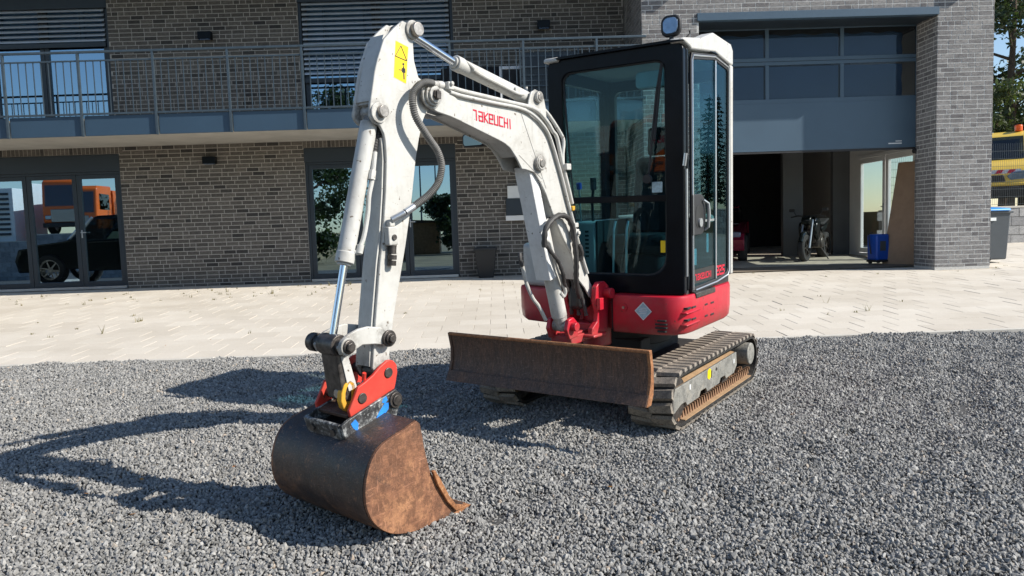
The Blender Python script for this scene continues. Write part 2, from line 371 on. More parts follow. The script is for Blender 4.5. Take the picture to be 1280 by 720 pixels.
def circ(cx, cy, r, n=20): return [(cx + r * cos(2 * pi * i / n), cy + r * sin(2 * pi * i / n)) for i in range(n)]
def link(name, data, parent=None, mw=None):
    o = bpy.data.objects.new(name, data); C.objects.link(o); o.parent = parent
    if mw is not None: o.matrix_local = mw
    return o
def tag(o, label=None, cat=None, group=None, kind=None):
    if label: o['label'] = label
    if cat: o['category'] = cat
    if group: o['group'] = group
    if kind: o['kind'] = kind
    return o
def thing(name, label, cat, mw=None, group=None):
    o = bpy.data.objects.new(name, None); C.objects.link(o); o.empty_display_size = .1
    if mw is not None: o.matrix_world = mw
    return tag(o, label, cat, group)
def MT(x, y, z, rz=0): return Matrix.Translation((x, y, z)) @ Matrix.Rotation(rz, 4, 'Z')
def gz(y): return SLOPE * max(-5.0, min(22.0, y))
BLD = Matrix.Rotation(PSI, 4, 'Z')                              # frame of the building: X along the facade
def bz(X, Y): return gz(X * sin(PSI) + Y * cos(PSI))            # ground height in that frame

# stroke lettering (unit box glyphs)
GL = {'1T': [[(0, 1), (.62, 1), (.62, 0)], ], 'a': [[(.08, .98), (.92, .98), (.92, 0), (.08, 0), (.08, .5), (.92, .5)]],
      'K': [[(.08, 0), (.08, 1)], [(.95, 1), (.15, .5), (.95, 0)]], 'e': [[(.92, 0), (.08, 0), (.08, 1), (.92, 1), (.92, .5), (.08, .5)]],
      'U': [[(.08, 1), (.08, 0), (.92, 0), (.92, 1)]], 'C': [[(.92, 1), (.08, 1), (.08, 0), (.92, 0)]],
      'H': [[(.08, 0), (.08, 1)], [(.92, 0), (.92, 1)], [(.08, .5), (.92, .5)]], 'I': [[(.3, 0), (.3, 1)]],
      '2': [[(.08, 1), (.92, 1), (.92, .5), (.08, .5), (.08, 0), (.92, 0)]], '5': [[(.92, 1), (.08, 1), (.08, .5), (.92, .5), (.92, 0), (.08, 0)]]}
def lettering(keys, O, eu, ev, w, h, gap=.25, th=.17, lift=.002):
    """flat strokes in the plane through O spanned by eu, ev"""
    O, eu, ev = Vector(O), Vector(eu).normalized(), Vector(ev).normalized(); nrm = eu.cross(ev).normalized()
    m = MB(); x = 0
    for k in keys:
        for line in GL[k]:
            for (a, b), (c, d) in zip(line[:-1], line[1:]):
                p = Vector((a * w, b * h)); q = Vector((c * w, d * h)); dd = (q - p).normalized(); t = th * min(w, h) * .5
                pn = Vector((-dd.y, dd.x)) * t; p2 = p - dd * t; q2 = q + dd * t
                cs = [p2 - pn, q2 - pn, q2 + pn, p2 + pn]
                lo = [O + eu * (c.x + x) + ev * c.y for c in cs]; hi = [v + nrm * lift for v in lo]
                m.add(lo + hi, [(3, 2, 1, 0), (4, 5, 6, 7), (0, 1, 5, 4), (1, 2, 6, 5), (2, 3, 7, 6), (3, 0, 4, 7)])
        x += w * (.55 if k == 'I' else .92 if k == '1T' else 1) + gap * w
    return m

# =================================================================== ground
rng = np.random.default_rng(7); random.seed(7)
def sheet(name, x0, x1, ys, zoff, mat, nx=2):
    m = MB(); xs = np.linspace(x0, x1, nx)
    vs = [(x, y, gz(y) + zoff) for y in ys for x in xs]
    fs = [(j * nx + i, j * nx + i + 1, (j + 1) * nx + i + 1, (j + 1) * nx + i) for j in range(len(ys) - 1) for i in range(nx - 1)]
    m.add(vs, fs); o = m.build(name, mat, smooth=False, fix=False); tag(o, kind='structure'); return o
sheet('ground', -250, 250, [-200, -5, 22, 400], -.06, M['dirt'])
GE = 7.86                                                        # gravel edge (building frame)
sheet('gravel_yard', -30, 30, [-5, 0, 7.95], -.030, M['gravelbase'])

# --- the loose stones: real geometry, one object, instanced on points
def stones():
    cells = []
    y = 2.4
    while y < GE + .02:
        sp = .0140 + .0006 * max(0, y - 3)
        hw = .70 * y + 1.1
        n = int(2 * hw / sp)
        xs = -hw + sp * (np.arange(n) + rng.random(n)); yy = y + sp * rng.random(n) * 1.0
        cells.append(np.stack([xs, yy, np.full(n, sp)], 1)); y += sp * .92
    P = np.concatenate(cells)
    lim = GE * 1.0 / cos(PSI) + P[:, 0] * math.tan(PSI)
    P = P[P[:, 1] < lim - .012]
    n = len(P)
    z = SLOPE * P[:, 1] + rng.random(n) * .017 - .007
    # shallow wheel ruts and unevenness
    # uneven surface: low swells, scuffs and two faint wheel ruts
    q = np.zeros(n)
    for fx, fy, am, ph in ((1.7, 1.1, .010, .3), (2.9, -2.3, .008, 1.7), (5.6, 4.4, .006, 2.2), (-7.3, 6.1, .005, .9), (11.0, 9.0, .004, 4.0), (-14.0, 12.0, .0035, 5.1), (21.0, -17.0, .003, 2.0)):
        q += am * np.sin(fx * P[:, 0] + fy * P[:, 1] + ph + .8 * np.sin(.9 * P[:, 1] - .6 * P[:, 0]))
    for c in (1.15, 2.75):
        d = (P[:, 0] - c - .42 * (P[:, 1] - 4.0) - .1 * np.sin(P[:, 1])) / .14
        q += -.014 * np.exp(-d * d) + .008 * np.exp(-(np.abs(d) - 1.6) ** 2 * 3)
    for cx, cy, rr in ((.25, 4.15, .10), (.42, 4.02, .07), (.05, 3.85, .09), (-.12, 3.62, .07), (1.75, 4.35, .08), (2.1, 4.6, .09), (2.75, 3.6, .1), (.6, 3.5, .06)):
        d2 = ((P[:, 0] - cx) ** 2 + (P[:, 1] - cy) ** 2) / rr ** 2
        q += -.022 * np.exp(-d2) + .010 * np.exp(-(np.sqrt(d2) - 1.7) ** 2 * 4)
    z += q
    me = bpy.data.meshes.new('gravel_stones'); me.vertices.add(n)
    me.vertices.foreach_set('co', np.stack([P[:, 0], P[:, 1], z], 1).astype(np.float32).ravel())
    rot = (rng.random((n, 3)) * 2 * pi).astype(np.float32)
    base = P[:, 2] * .57 * np.exp(rng.normal(0, .25, n))
    sc = np.stack([base * (1 + .6 * rng.random(n)), base, base * (.6 + .3 * rng.random(n))], 1).astype(np.float32)
    a = me.attributes.new('rot', 'FLOAT_VECTOR', 'POINT'); a.data.foreach_set('vector', rot.ravel())
    a = me.attributes.new('sc', 'FLOAT_VECTOR', 'POINT'); a.data.foreach_set('vector', sc.ravel())
    a = me.attributes.new('kindid', 'INT', 'POINT'); a.data.foreach_set('value', rng.integers(0, 6, n).astype(np.int32))
    o = bpy.data.objects.new('gravel_stones', me); C.objects.link(o); tag(o, kind='stuff')
    ng = bpy.data.node_groups.new('scatter_stones', 'GeometryNodeTree')
    ng.interface.new_socket('Geometry', in_out='INPUT', socket_type='NodeSocketGeometry')
    ng.interface.new_socket('Geometry', in_out='OUTPUT', socket_type='NodeSocketGeometry')
    gi = ng.nodes.new('NodeGroupInput'); go = ng.nodes.new('NodeGroupOutput')
    join = ng.nodes.new('GeometryNodeJoinGeometry')
    for k in range(6):
        ic = ng.nodes.new('GeometryNodeMeshIcoSphere'); ic.inputs['Radius'].default_value = 1; ic.inputs['Subdivisions'].default_value = 1
        nz = ng.nodes.new('ShaderNodeTexNoise'); nz.noise_dimensions = '4D'; nz.inputs['W'].default_value = k * 3.7; nz.inputs['Scale'].default_value = 1.1
        sub = ng.nodes.new('ShaderNodeVectorMath'); sub.operation = 'SUBTRACT'; sub.inputs[1].default_value = (.5, .5, .5)
        mul = ng.nodes.new('ShaderNodeVectorMath'); mul.operation = 'SCALE'; mul.inputs['Scale'].default_value = 1.9
        spn = ng.nodes.new('GeometryNodeSetPosition'); sm = ng.nodes.new('GeometryNodeSetMaterial'); sm.inputs['Material'].default_value = M['gravel']
        ss = ng.nodes.new('GeometryNodeSetShadeSmooth'); ss.inputs['Shade Smooth'].default_value = False
        g2i = ng.nodes.new('GeometryNodeGeometryToInstance')
        ng.links.new(nz.outputs['Color'], sub.inputs[0]); ng.links.new(sub.outputs[0], mul.inputs[0])
        ng.links.new(ic.outputs['Mesh'], spn.inputs['Geometry']); ng.links.new(mul.outputs[0], spn.inputs['Offset'])
        ng.links.new(spn.outputs[0], sm.inputs[0]); ng.links.new(sm.outputs[0], ss.inputs[0]); ng.links.new(ss.outputs[0], g2i.inputs[0])
        ng.links.new(g2i.outputs[0], join.inputs[0])
    iop = ng.nodes.new('GeometryNodeInstanceOnPoints'); iop.inputs['Pick Instance'].default_value = True
    def attr(nm, ty):
        a = ng.nodes.new('GeometryNodeInputNamedAttribute'); a.data_type = ty; a.inputs['Name'].default_value = nm; return a.outputs['Attribute']
    ng.links.new(gi.outputs[0], iop.inputs['Points']); ng.links.new(join.outputs[0], iop.inputs['Instance'])
    ng.links.new(attr('kindid', 'INT'), iop.inputs['Instance Index'])
    e2r = ng.nodes.new('FunctionNodeEulerToRotation'); ng.links.new(attr('rot', 'FLOAT_VECTOR'), e2r.inputs[0]); ng.links.new(e2r.outputs[0], iop.inputs['Rotation'])
    ng.links.new(attr('sc', 'FLOAT_VECTOR'), iop.inputs['Scale'])
    ng.links.new(iop.outputs[0], go.inputs[0])
    md = o.modifiers.new('scatter', 'NODES'); md.node_group = ng
    return n
NST = stones(); print('stones', NST)

# --- pavement of square slabs in half bond
PV = .40; PD = .385; JT = .004
m = MB(); m.add([(-30, GE, bz(-30, GE) - .007), (30, GE, bz(30, GE) - .007), (30, 21.5, bz(30, 21.5) - .007), (-30, 21.5, bz(-30, 21.5) - .007)], [(0, 1, 2, 3)])
pave = m.build('pavement', M['joint'], smooth=False, fix=False, mw=BLD); tag(pave, kind='structure')
def slab_mesh():
    m = MB(); h = .0025
    a, b = (PV - JT) / 2, (PD - JT) / 2
    o4 = [(-a, -b), (a, -b), (a, b), (-a, b)]; i4 = [(-a + h, -b + h), (a - h, -b + h), (a - h, b - h), (-a + h, b - h)]
    m.add([(*p, -.018) for p in o4] + [(*p, -h) for p in o4] + [(*p, 0) for p in i4],
          [(0, 1, 5, 4), (1, 2, 6, 5), (2, 3, 7, 6), (3, 0, 4, 7), (4, 5, 9, 8), (5, 6, 10, 9), (6, 7, 11, 10), (7, 4, 8, 11), (8, 9, 10, 11)]); return m
sm_ = slab_mesh(); slab_me = bpy.data.meshes.new('paving_stone'); slab_me.from_pydata(sm_.v, [], sm_.f); slab_me.materials.append(M['paver'])
KB = .08                                                          # edging kerb
k_ = MB()
for i in range(-22, 23):
    x = i * 1.0
    k_.add([(x + .004, GE, bz(x, GE) - .05), (x + .996, GE, bz(x, GE) - .05), (x + .996, GE + KB - .006, bz(x, GE) - .05), (x + .004, GE + KB - .006, bz(x, GE) - .05)] +
           [(x + .004, GE, bz(x, GE) + .012), (x + .996, GE, bz(x, GE) + .012), (x + .996, GE + KB - .006, bz(x, GE) + .012), (x + .004, GE + KB - .006, bz(x, GE) + .012)],
           [(4, 5, 6, 7), (0, 1, 5, 4), (1, 2, 6, 5), (2, 3, 7, 6), (3, 0, 4, 7)])
kb = k_.build('edging_kerb', M['kerb'], mw=BLD, smooth=False, bevel=.006); tag(kb, kind='structure')
tilt = math.atan(SLOPE)
slots = []
j = 0; Y = GE + KB + PD / 2
while Y < 21.3:
    off = PV / 2 * (j % 2)
    for i in range(-62, 63):
        X = i * PV + off + .08
        hid = (X < 2.73 and Y > 15.66) or (Y > 14.64 and 2.73 < X < 9.2) or (Y > 13.86 and (2.7 < X < 3.8 or 8.1 < X < 9.2) and Y > 13.9)
        if hid or abs(X) > 20: continue
        slots.append((X, Y))
    Y += PD; j += 1
def vis(s): return abs(s[0]) < .66 * s[1] + .15
def occl(s): return -.7 < s[0] - .27 * (s[1] - 5.9) - .25 < 1.55 and s[1] < 13  # hidden behind the excavator
cand = sorted([s for s in slots if vis(s) and not occl(s)], key=lambda s: s[1] + .02 * abs(s[0]))
indiv = set(cand[:300])
rest = MB()
for s in slots:
    X, Y = s; dz = random.gauss(0, .0012)
    z = bz(X, Y) + dz
    rx, ry = tilt + random.gauss(0, .0018), random.gauss(0, .0018)
    if s in indiv:
        o = bpy.data.objects.new('paving_stone', slab_me); C.objects.link(o); o.parent = pave
        o.matrix_local = Matrix.Translation((X, Y, z)) @ Matrix.Rotation(rx, 4, 'X') @ Matrix.Rotation(ry, 4, 'Y')
    else:
        mt = Matrix.Translation((X, Y, z)) @ Matrix.Rotation(rx, 4, 'X') @ Matrix.Rotation(ry, 4, 'Y')
        rest.add([mt @ Vector(v) for v in sm_.v], sm_.f)
tag(rest.build('paving_stone', M['paver'], pave, smooth=False, fix=False), kind='stuff')
# weeds and litter in the joints, fallen leaves on the gravel
wm = MB()
for i in range(150):
    X = random.choice([random.uniform(-10.5, -3), random.uniform(-11, 10)]); Y = random.choice([random.uniform(13.2, 15.1), random.uniform(9, 15)])
    X = round((X - .08) / PV) * PV + .08 + random.choice([0, PV / 2]); 
    z = bz(X, Y)
    hgt = random.uniform(.015, .05) if random.random() < .8 else random.uniform(.06, .13)
    for k in range(random.randint(3, 8)):
        a = random.uniform(0, 2 * pi); l = hgt * random.uniform(.5, 1.1); q = Vector((cos(a), sin(a), 0)); b = Vector((X + random.uniform(-.03, .03), Y + random.uniform(-.03, .03), z))
        t = Vector((-q.y, q.x, 0)) * .006
        wm.add([b - t, b + t, b + q * l * .5 + Vector((0, 0, l))], [(0, 1, 2)])
tag(wm.build('joint_weeds', M['weed'], smooth=False, fix=False, mw=BLD), kind='stuff')
lm = MB()
for (x, y) in [(-2.35, 4.05), (-2.15, 4.22), (-1.7, 4.4), (-1.95, 3.75), (-1.35, 4.6), (-2.9, 5.2), (.5, 3.9), (1.9, 5.1), (-4.0, 8.6), (-3.6, 8.9), (2.8, 6.8)]:
    z = gz(y) + .022; a = random.uniform(0, 6.28); l = random.uniform(.025, .04)
    e = Vector((cos(a), sin(a), .15)); t = Vector((-sin(a), cos(a), .2)); b = Vector((x, y, z))
    lm.add([b, b + e * l * .4 + t * l * .35, b + e * l, b + e * l * .4 - t * l * .35, b + e * l * .45 + Vector((0, 0, -.004))], [(0, 1, 4), (1, 2, 4), (2, 3, 4), (3, 0, 4)])
tag(lm.build('fallen_leaves', M['deadleaf'], smooth=False, fix=False), kind='stuff')

# =================================================================== the brick building
house = thing('brick_building', 'two storey grey brick building with a balcony and a half open garage door', 'building', BLD)
YM, YW, YD, YB = 15.70, 13.90, 14.59, 13.86
ZT = 6.9                                                          # eaves
GB = .46
# wall cores (mortar)
HOLES_M = [(-12.2, -7.62, .40, 3.275), (-3.88, -.79, .40, 3.275), (-12.2, -7.65, 3.78, 6.55), (-3.86, -.74, 3.78, 6.55)]
def wall_core(u0, u1, v0, v1, holes):
    us = sorted({u0, u1, *[min(max(h[i], u0), u1) for h in holes for i in (0, 1)]}); vs = sorted({v0, v1, *[min(max(h[i], v0), v1) for h in holes for i in (2, 3)]})
    out = []
    for a, b in zip(us[:-1], us[1:]):
        run = None
        for c, d in zip(vs[:-1], vs[1:]):
            inside = any(h[0] <= (a + b) / 2 <= h[1] and h[2] <= (c + d) / 2 <= h[3] for h in holes)
            if inside:
                if run: out.append((a, b, *run)); run = None
            else: run = (run[0], d) if run else (c, d)
        if run: out.append((a, b, *run))
    return out
def brick_list(u0, u1, v0, v1, holes, headers, seed, course=.0833, base=.5, g=.0074):
    r = random.Random(seed); out = []; k = math.floor((v0 - base) / course)
    while base + k * course < v1:
        a = base + k * course + g; b = a + course - 2 * g; k += 1
        a2, b2 = max(a, v0), min(b, v1)
        if b2 - a2 < .012: continue
        mid = (a2 + b2) / 2
        free = [(u0, u1)]
        for h in holes:
            if h[2] < mid < h[3]:
                nf = []
                for p, q in free:
                    if h[1] <= p or h[0] >= q: nf.append((p, q))
                    else:
                        if h[0] > p: nf.append((p, h[0]))
                        if h[1] < q: nf.append((h[1], q))
                free = nf
        x = u0 - r.choice([0, .125, .06, .19])
        while x < u1:
            l = .125 if r.random() < headers else .25
            for p, q in free:
                s, e = max(x + g, p + .003), min(x + l - g, q - .003)
                if e - s > .02: out.append((s, e, a2, b2))
            x += l
    return out
PR = .0035                                                         # bricks stand proud of the joint
def brick_box(mb, p, plane, depth=PR):
    """plane: ('y', Y, -1) front face looking to -Y, or ('x', X, s)"""
    s, e, a, b = p; jit = random.uniform(-.001, .0012)
    if plane[0] == 'y':
        y1 = plane[1]; y0 = y1 - depth - jit
        vs = [(s, y0, a), (e, y0, a), (e, y0, b), (s, y0, b), (s, y1 + .004, a), (e, y1 + .004, a), (e, y1 + .004, b), (s, y1 + .004, b)]
    else:
        x1 = plane[1]; x0 = x1 + plane[2] * (depth + jit)
        vs = [(x0, s, a), (x0, e, a), (x0, e, b), (x0, s, b), (x1 - plane[2] * .004, s, a), (x1 - plane[2] * .004, e, a), (x1 - plane[2] * .004, e, b), (x1 - plane[2] * .004, s, b)]
    mb.add(vs, [(0, 1, 2, 3), (0, 4, 5, 1), (1, 5, 6, 2), (2, 6, 7, 3), (3, 7, 4, 0)])
# main wall
mw_ = MB()
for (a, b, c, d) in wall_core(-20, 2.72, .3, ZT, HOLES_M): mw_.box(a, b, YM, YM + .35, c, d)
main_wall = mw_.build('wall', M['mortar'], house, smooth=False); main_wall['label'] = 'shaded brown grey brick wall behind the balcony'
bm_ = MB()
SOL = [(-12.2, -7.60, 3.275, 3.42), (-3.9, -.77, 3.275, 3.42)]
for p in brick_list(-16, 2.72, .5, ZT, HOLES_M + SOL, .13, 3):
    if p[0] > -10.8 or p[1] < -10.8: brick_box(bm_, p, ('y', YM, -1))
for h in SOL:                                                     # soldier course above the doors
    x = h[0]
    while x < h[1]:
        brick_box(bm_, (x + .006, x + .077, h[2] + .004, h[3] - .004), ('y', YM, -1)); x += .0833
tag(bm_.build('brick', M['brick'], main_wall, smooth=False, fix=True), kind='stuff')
# wing
HOLE_G = [(3.77, 8.13, .3, 5.13)]
ww = MB()
for (a, b, c, d) in wall_core(2.74, 9.161, .3, ZT, HOLE_G): ww.box(a, b, YW, YW + .70, c, d)
ww.box(2.74, 3.0, YW + .70, 22.9, .3, ZT); ww.box(8.565, 8.72, YW + .70, 15.05, .3, ZT); ww.box(8.565, 8.72, 19.2, 22.9, .3, ZT); ww.box(8.565, 8.72, 15.05, 19.2, 2.90, ZT)
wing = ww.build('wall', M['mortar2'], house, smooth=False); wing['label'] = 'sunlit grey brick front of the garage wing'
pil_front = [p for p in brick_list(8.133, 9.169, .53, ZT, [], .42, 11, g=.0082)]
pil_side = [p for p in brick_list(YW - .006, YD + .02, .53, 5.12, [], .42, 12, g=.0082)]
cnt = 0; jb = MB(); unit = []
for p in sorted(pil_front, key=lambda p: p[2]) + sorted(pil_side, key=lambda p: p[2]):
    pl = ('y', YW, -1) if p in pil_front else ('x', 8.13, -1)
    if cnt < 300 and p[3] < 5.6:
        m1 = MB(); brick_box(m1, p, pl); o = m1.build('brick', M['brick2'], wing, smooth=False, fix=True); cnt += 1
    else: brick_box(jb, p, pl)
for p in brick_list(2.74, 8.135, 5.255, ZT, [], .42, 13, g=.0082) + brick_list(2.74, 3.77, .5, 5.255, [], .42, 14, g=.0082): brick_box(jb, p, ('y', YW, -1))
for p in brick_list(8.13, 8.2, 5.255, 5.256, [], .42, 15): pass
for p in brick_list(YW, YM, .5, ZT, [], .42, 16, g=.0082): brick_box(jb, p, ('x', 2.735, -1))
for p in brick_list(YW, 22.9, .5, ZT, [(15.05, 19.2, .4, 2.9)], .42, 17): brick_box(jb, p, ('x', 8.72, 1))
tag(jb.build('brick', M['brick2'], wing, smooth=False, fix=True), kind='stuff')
# roof with a deep overhang (out of the picture, it shades the upper floor)
rf = MB(); rf.box(-20, 2.7, YB - .25, 20, ZT, ZT + .3); rf.box(2.7, 9.4, YW - .12, 20, ZT + .02, ZT + .32)
rf.build('roof', M['anth'], house, smooth=False)
# --- glazed doors and windows
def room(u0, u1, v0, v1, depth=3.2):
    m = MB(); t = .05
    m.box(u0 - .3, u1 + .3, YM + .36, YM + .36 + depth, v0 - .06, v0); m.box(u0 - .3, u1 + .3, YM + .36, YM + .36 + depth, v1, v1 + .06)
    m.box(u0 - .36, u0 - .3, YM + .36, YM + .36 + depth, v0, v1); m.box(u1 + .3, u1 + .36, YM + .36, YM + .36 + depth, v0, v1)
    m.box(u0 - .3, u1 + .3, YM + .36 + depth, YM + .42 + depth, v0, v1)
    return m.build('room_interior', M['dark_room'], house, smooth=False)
def leaf_frame(parent, u0, u1, v0, v1, y, fw=.085, bottom=.10, handle=None, pane_tilt=0):
    m = MB(); m.ring([(u0, v0), (u1, v0), (u1, v1), (u0, v1)], [(u0 + fw, v0 + bottom), (u1 - fw, v0 + bottom), (u1 - fw, v1 - fw), (u0 + fw, v1 - fw)], y, y + .07)
    m.build('leaf_frame', M['anth'], parent, bevel=.006, smooth=False)
    g = MB(); g.box(u0 + fw - .01, u1 - fw + .01, -.004, .004, v0 + bottom - .01, v1 - fw + .01)
    # each pane sits a touch out of true, as real insulating glass does
    mt = Matrix.Translation(((u0 + u1) / 2, y + .035, (v0 + v1) / 2)) @ Matrix.Rotation(random.gauss(0, .003) + pane_tilt, 4, 'X') @ Matrix.Rotation(random.gauss(0, .003), 4, 'Z') @ Matrix.Translation((-(u0 + u1) / 2, 0, -(v0 + v1) / 2))
    g.build('pane', M['bglass'], parent, smooth=False, mw=mt)
    if handle:
        hx = u0 + .04 if handle == 'l' else u1 - .04
        h = MB(); h.box(hx - .012, hx + .012, y - .012, y, v0 + 1.0, v0 + 1.16); h.box(hx - .01, hx + .01, y - .045, y - .03, v0 + 1.1, v0 + 1.12)
        h.box(hx - .01, hx + .10 if handle == 'l' else hx + .01, y - .05, y - .03, v0 + 1.10, v0 + 1.12)
        h.build('handle', M['silver'], parent, bevel=.003)
def glazed_door(leaves, u0, u1, v0, v1, top, label):
    d = MB(); y = YM + .05
    d.box(u0, u1, YM - .01, YM + .16, top, v1 - .002)                # shutter box
    d.box(u0, u0 + .055, y - .02, y + .12, v0, top); d.box(u1 - .055, u1, y - .02, y + .12, v0, top)
    d.box(u0 + .055, u1 - .055, y - .015, y + .12, top - .05, top)
    root = d.build('glazed_door', M['anth'], house, bevel=.005, smooth=False); root['label'] = label
    s = MB(); s.box(u0 + .03, u1 - .03, y - .07, y + .10, v0, v0 + .055); s.build('threshold', M['silver'], root, bevel=.004)
    for i, (a, b, hd) in enumerate(leaves): leaf_frame(root, a + .004, b - .004, v0 + .06, top - .052, y + .0, handle=hd)
    room(u0, u1, v0, v1)
    return root
glazed_door([(-11.95, -10.57, None), (-10.57, -9.56, None), (-9.56, -8.55, None), (-8.55, -7.68, 'l')], -12.0, -7.62, .535, 3.272, 2.93, 'four leaf glazed door left')
glazed_door([(-3.83, -2.85, None), (-2.85, -1.82, None), (-1.82, -.84, 'l')], -3.88, -.79, .535, 3.272, 2.985, 'three leaf glazed door behind the digger arm')
def upper_window(u0, u1, leaves, blind_z, label):
    v0, v1 = 3.80, 6.54; y = YM + .09; d = MB()
    d.box(u0, u0 + .06, y - .05, y + .12, v0, v1); d.box(u1 - .06, u1, y - .05, y + .12, v0, v1)
    d.box(u0 + .06, u1 - .06, y - .05, y + .12, v1 - .08, v1); d.box(u0, u1, YM - .012, YM + .03, 6.17, v1)
    d.box(u0 + .06, u1 - .06, y - .04, y + .12, v0, v0 + .07)
    root = d.build('window', M['anth'], house, bevel=.005, smooth=False); root['label'] = label
    for a, b in leaves: leaf_frame(root, a + .004, b - .004, v0 + .072, v1 - .082, y, pane_tilt=.0)
    # venetian blind
    sm = MB(); n = 4; wdt = u1 - u0 - .16
    prof = [(-.038, -.008), (-.014, .004), (.014, .004), (.038, -.008)]
    for i in range(3):
        (a, za), (b, zb) = prof[i], prof[i + 1]
        sm.add([(0, a, za), (wdt, a, za), (wdt, b, zb), (0, b, zb), (0, a, za - .003), (wdt, a, za - .003), (wdt, b, zb - .003), (0, b, zb - .003)],
               [(0, 1, 2, 3), (7, 6, 5, 4), (0, 4, 5, 1), (2, 6, 7, 3)])
    me = sm.mesh('slat', M['slat']); z = 6.15
    while z > blind_z + .12:
        o = link('slat', me, root, Matrix.Translation((u0 + .08, YM + .035, z)) @ Matrix.Rotation(radians(52) + random.gauss(0, .02), 4, 'X')); z -= .098
    bb = MB(); bb.box(u0 + .08, u1 - .08, YM + .02, YM + .05, blind_z, blind_z + .09); bb.build('blind_bottom_rail', M['anth'], root, bevel=.004)
    cd = MB(); k = u0 + .5
    while k < u1 - .2: cd.box(k - .004, k + .004, YM + .033, YM + .037, blind_z + .05, 6.17); k += .82
    cd.build('blind_cord', M['labelblack'], root, smooth=False)
    room(u0, u1, v0, v1); return root
upper_window(-12.0, -7.65, [(-11.9, -10.05), (-10.05, -9.0), (-9.0, -7.72)], 5.42, 'upper window on the left, blind half down')
upper_window(-3.86, -.74, [(-3.79, -2.3), (-2.3, -.81)], 4.58, 'upper window behind the arm, blind nearly closed')
# --- balcony
bal = MB(); bal.box(-20, 2.70, YB + .06, YM - .004, 3.41, 3.72)
balcony = bal.build('balcony', M['soffit'], house, bevel=.01, smooth=False)
posts = [-10.28 + 1.30 * i for i in range(-5, 11)]
px_ref = -6.0
posts = [p for p in [px_ref + 1.318 * i for i in range(-10, 8)] if p < 2.68]
for a, b in zip(posts[:-1], posts[1:]):
    f = MB(); f.box(a + .03, b - .03, YB, YB + .03, 3.40, 3.755); f.build('fascia_panel', M['panel'], balcony, bevel=.004, smooth=False)
f = MB(); f.box(posts[-1] + .03, 2.72, YB, YB + .03, 3.40, 3.755); f.build('fascia_panel', M['panel'], balcony, bevel=.004, smooth=False)
r_ = MB(); r_.box(-20, 2.80, YB - .045, YB + .005, 4.845, 4.885); r_.build('handrail', M['rail'], balcony, bevel=.006)
r_ = MB(); r_.box(-20, 2.78, YB - .028, YB - .006, 4.70, 4.727); r_.box(-20, 2.78, YB - .032, YB - .004, 3.765, 3.80); r_.build('railing_bar', M['rail'], balcony, bevel=.003)
pm = MB(); pm.box(-.019, .019, -.042, -.001, 3.39, 4.845); pme = pm.mesh('post', M['rail'])
bm2 = MB(); bm2.box(-.0075, .0075, -.022, -.010, 3.80, 4.70); bme = bm2.mesh('baluster', M['rail'])
for p in posts:
    link('post', pme, balcony, Matrix.Translation((p, YB, 0)))
    for k in range(1, 10):
        x = p + 1.318 * k / 10
        if x < 2.7: link('baluster', bme, balcony, Matrix.Translation((x, YB, 0)))
# --- garage: lintel, sectional door, interior
li = MB(); li.box(3.74, 8.14, YW - .035, YW + .10, 5.115, 5.25); li.build('lintel', M['gate'], house, bevel=.004, smooth=False)
so_ = MB(); so_.box(3.78, 8.12, YW + .10, YD + .02, 5.118, 5.20); so_.build('garage_soffit', M['anth'], house, smooth=False)
gd = MB(); gd.box(3.70, 8.22, YD, YD + .05, 2.815, 3.72)
for z0, z1 in ((3.72, 3.80), (4.435, 4.50), (4.506, 4.575), (5.10, 5.18)): gd.box(3.70, 8.22, YD + .002, YD + .045, z0, z1)
for x in (3.75, 5.26, 6.70, 8.16):
    gd.box(x - .035, x + .035, YD + .004, YD + .043, 3.801, 4.434); gd.box(x - .035, x + .035, YD + .004, YD + .043, 4.576, 5.099)
gate = gd.build('garage_door', M['gate'], house, bevel=.003, smooth=False)
sl_ = MB(); sl_.box(3.72, 8.2, YD + .005, YD + .045, 2.775, 2.814); sl_.build('door_seal', M['blackplastic'], gate, smooth=False)
gp = [(3.785, 5.225), (5.295, 6.665), (6.735, 8.125)]
for gi_, (a, b) in enumerate(gp):
    for zi, (z0, z1) in enumerate(((3.80, 4.435), (4.575, 5.10))):
        g = MB(); g.box(a, b, YD + .018, YD + .026, z0, z1); g.build('pane', M['gglass'], gate, smooth=False)
        # frosted sheet stuck behind the pane, its cut edge wavy
        rt = b - (.03 if gi_ < 2 else .26); tp = z1 - (.03 if zi == 0 else .10)
        top = [(a + .01 + (rt - a - .01) * k / 14, tp + (.018 * sin(k * 1.1 + gi_) if zi else .004 * sin(k * .7))) for k in range(15)]
        side = [(rt + .012 * sin(k * 1.7), tp - (tp - z0) * k / 6) for k in range(1, 6)] if gi_ == 2 else []
        poly = [(a + .01, z0 + .005), (rt, z0 + .005)] + side[::-1] + top[::-1]
        fm = MB(); fm.prism(poly, YD + .030, YD + .032); fm.build('frosted_film', M['film'], gate, smooth=False)
tr_ = MB(); tr_.box(8.13, 8.19, YD - .03, YD + .0, .54, 5.1); tr_.build('door_guide_rail', M['anth'], house, smooth=False)
ro = MB(); ro.cyl((8.09, YD + .0, 2.74), (8.15, YD + .0, 2.74), .05, 14); ro.build('door_roller', M['blackplastic'], gate)
pt = MB(); pt.box(7.74, 7.86, YD - .002, YD + .001, 2.93, 2.945); pt.box(7.60, 7.86, YD - .002, YD + .001, 2.885, 2.905); pt.build('maker_plate', M['labelwhite'], gate, smooth=False)
gi2 = MB()
gi2.box(3.0, 8.9, 18.12, 18.2, .3, 5.4); 
gin = MB()
gpi = MB()
for a, b in ((6.89, 7.37), (8.10, 8.498)): gpi.box(a, b, 18.10, 18.25, .45, 5.19)
gpi.build('garage_pier', M['pier'], house, smooth=False)
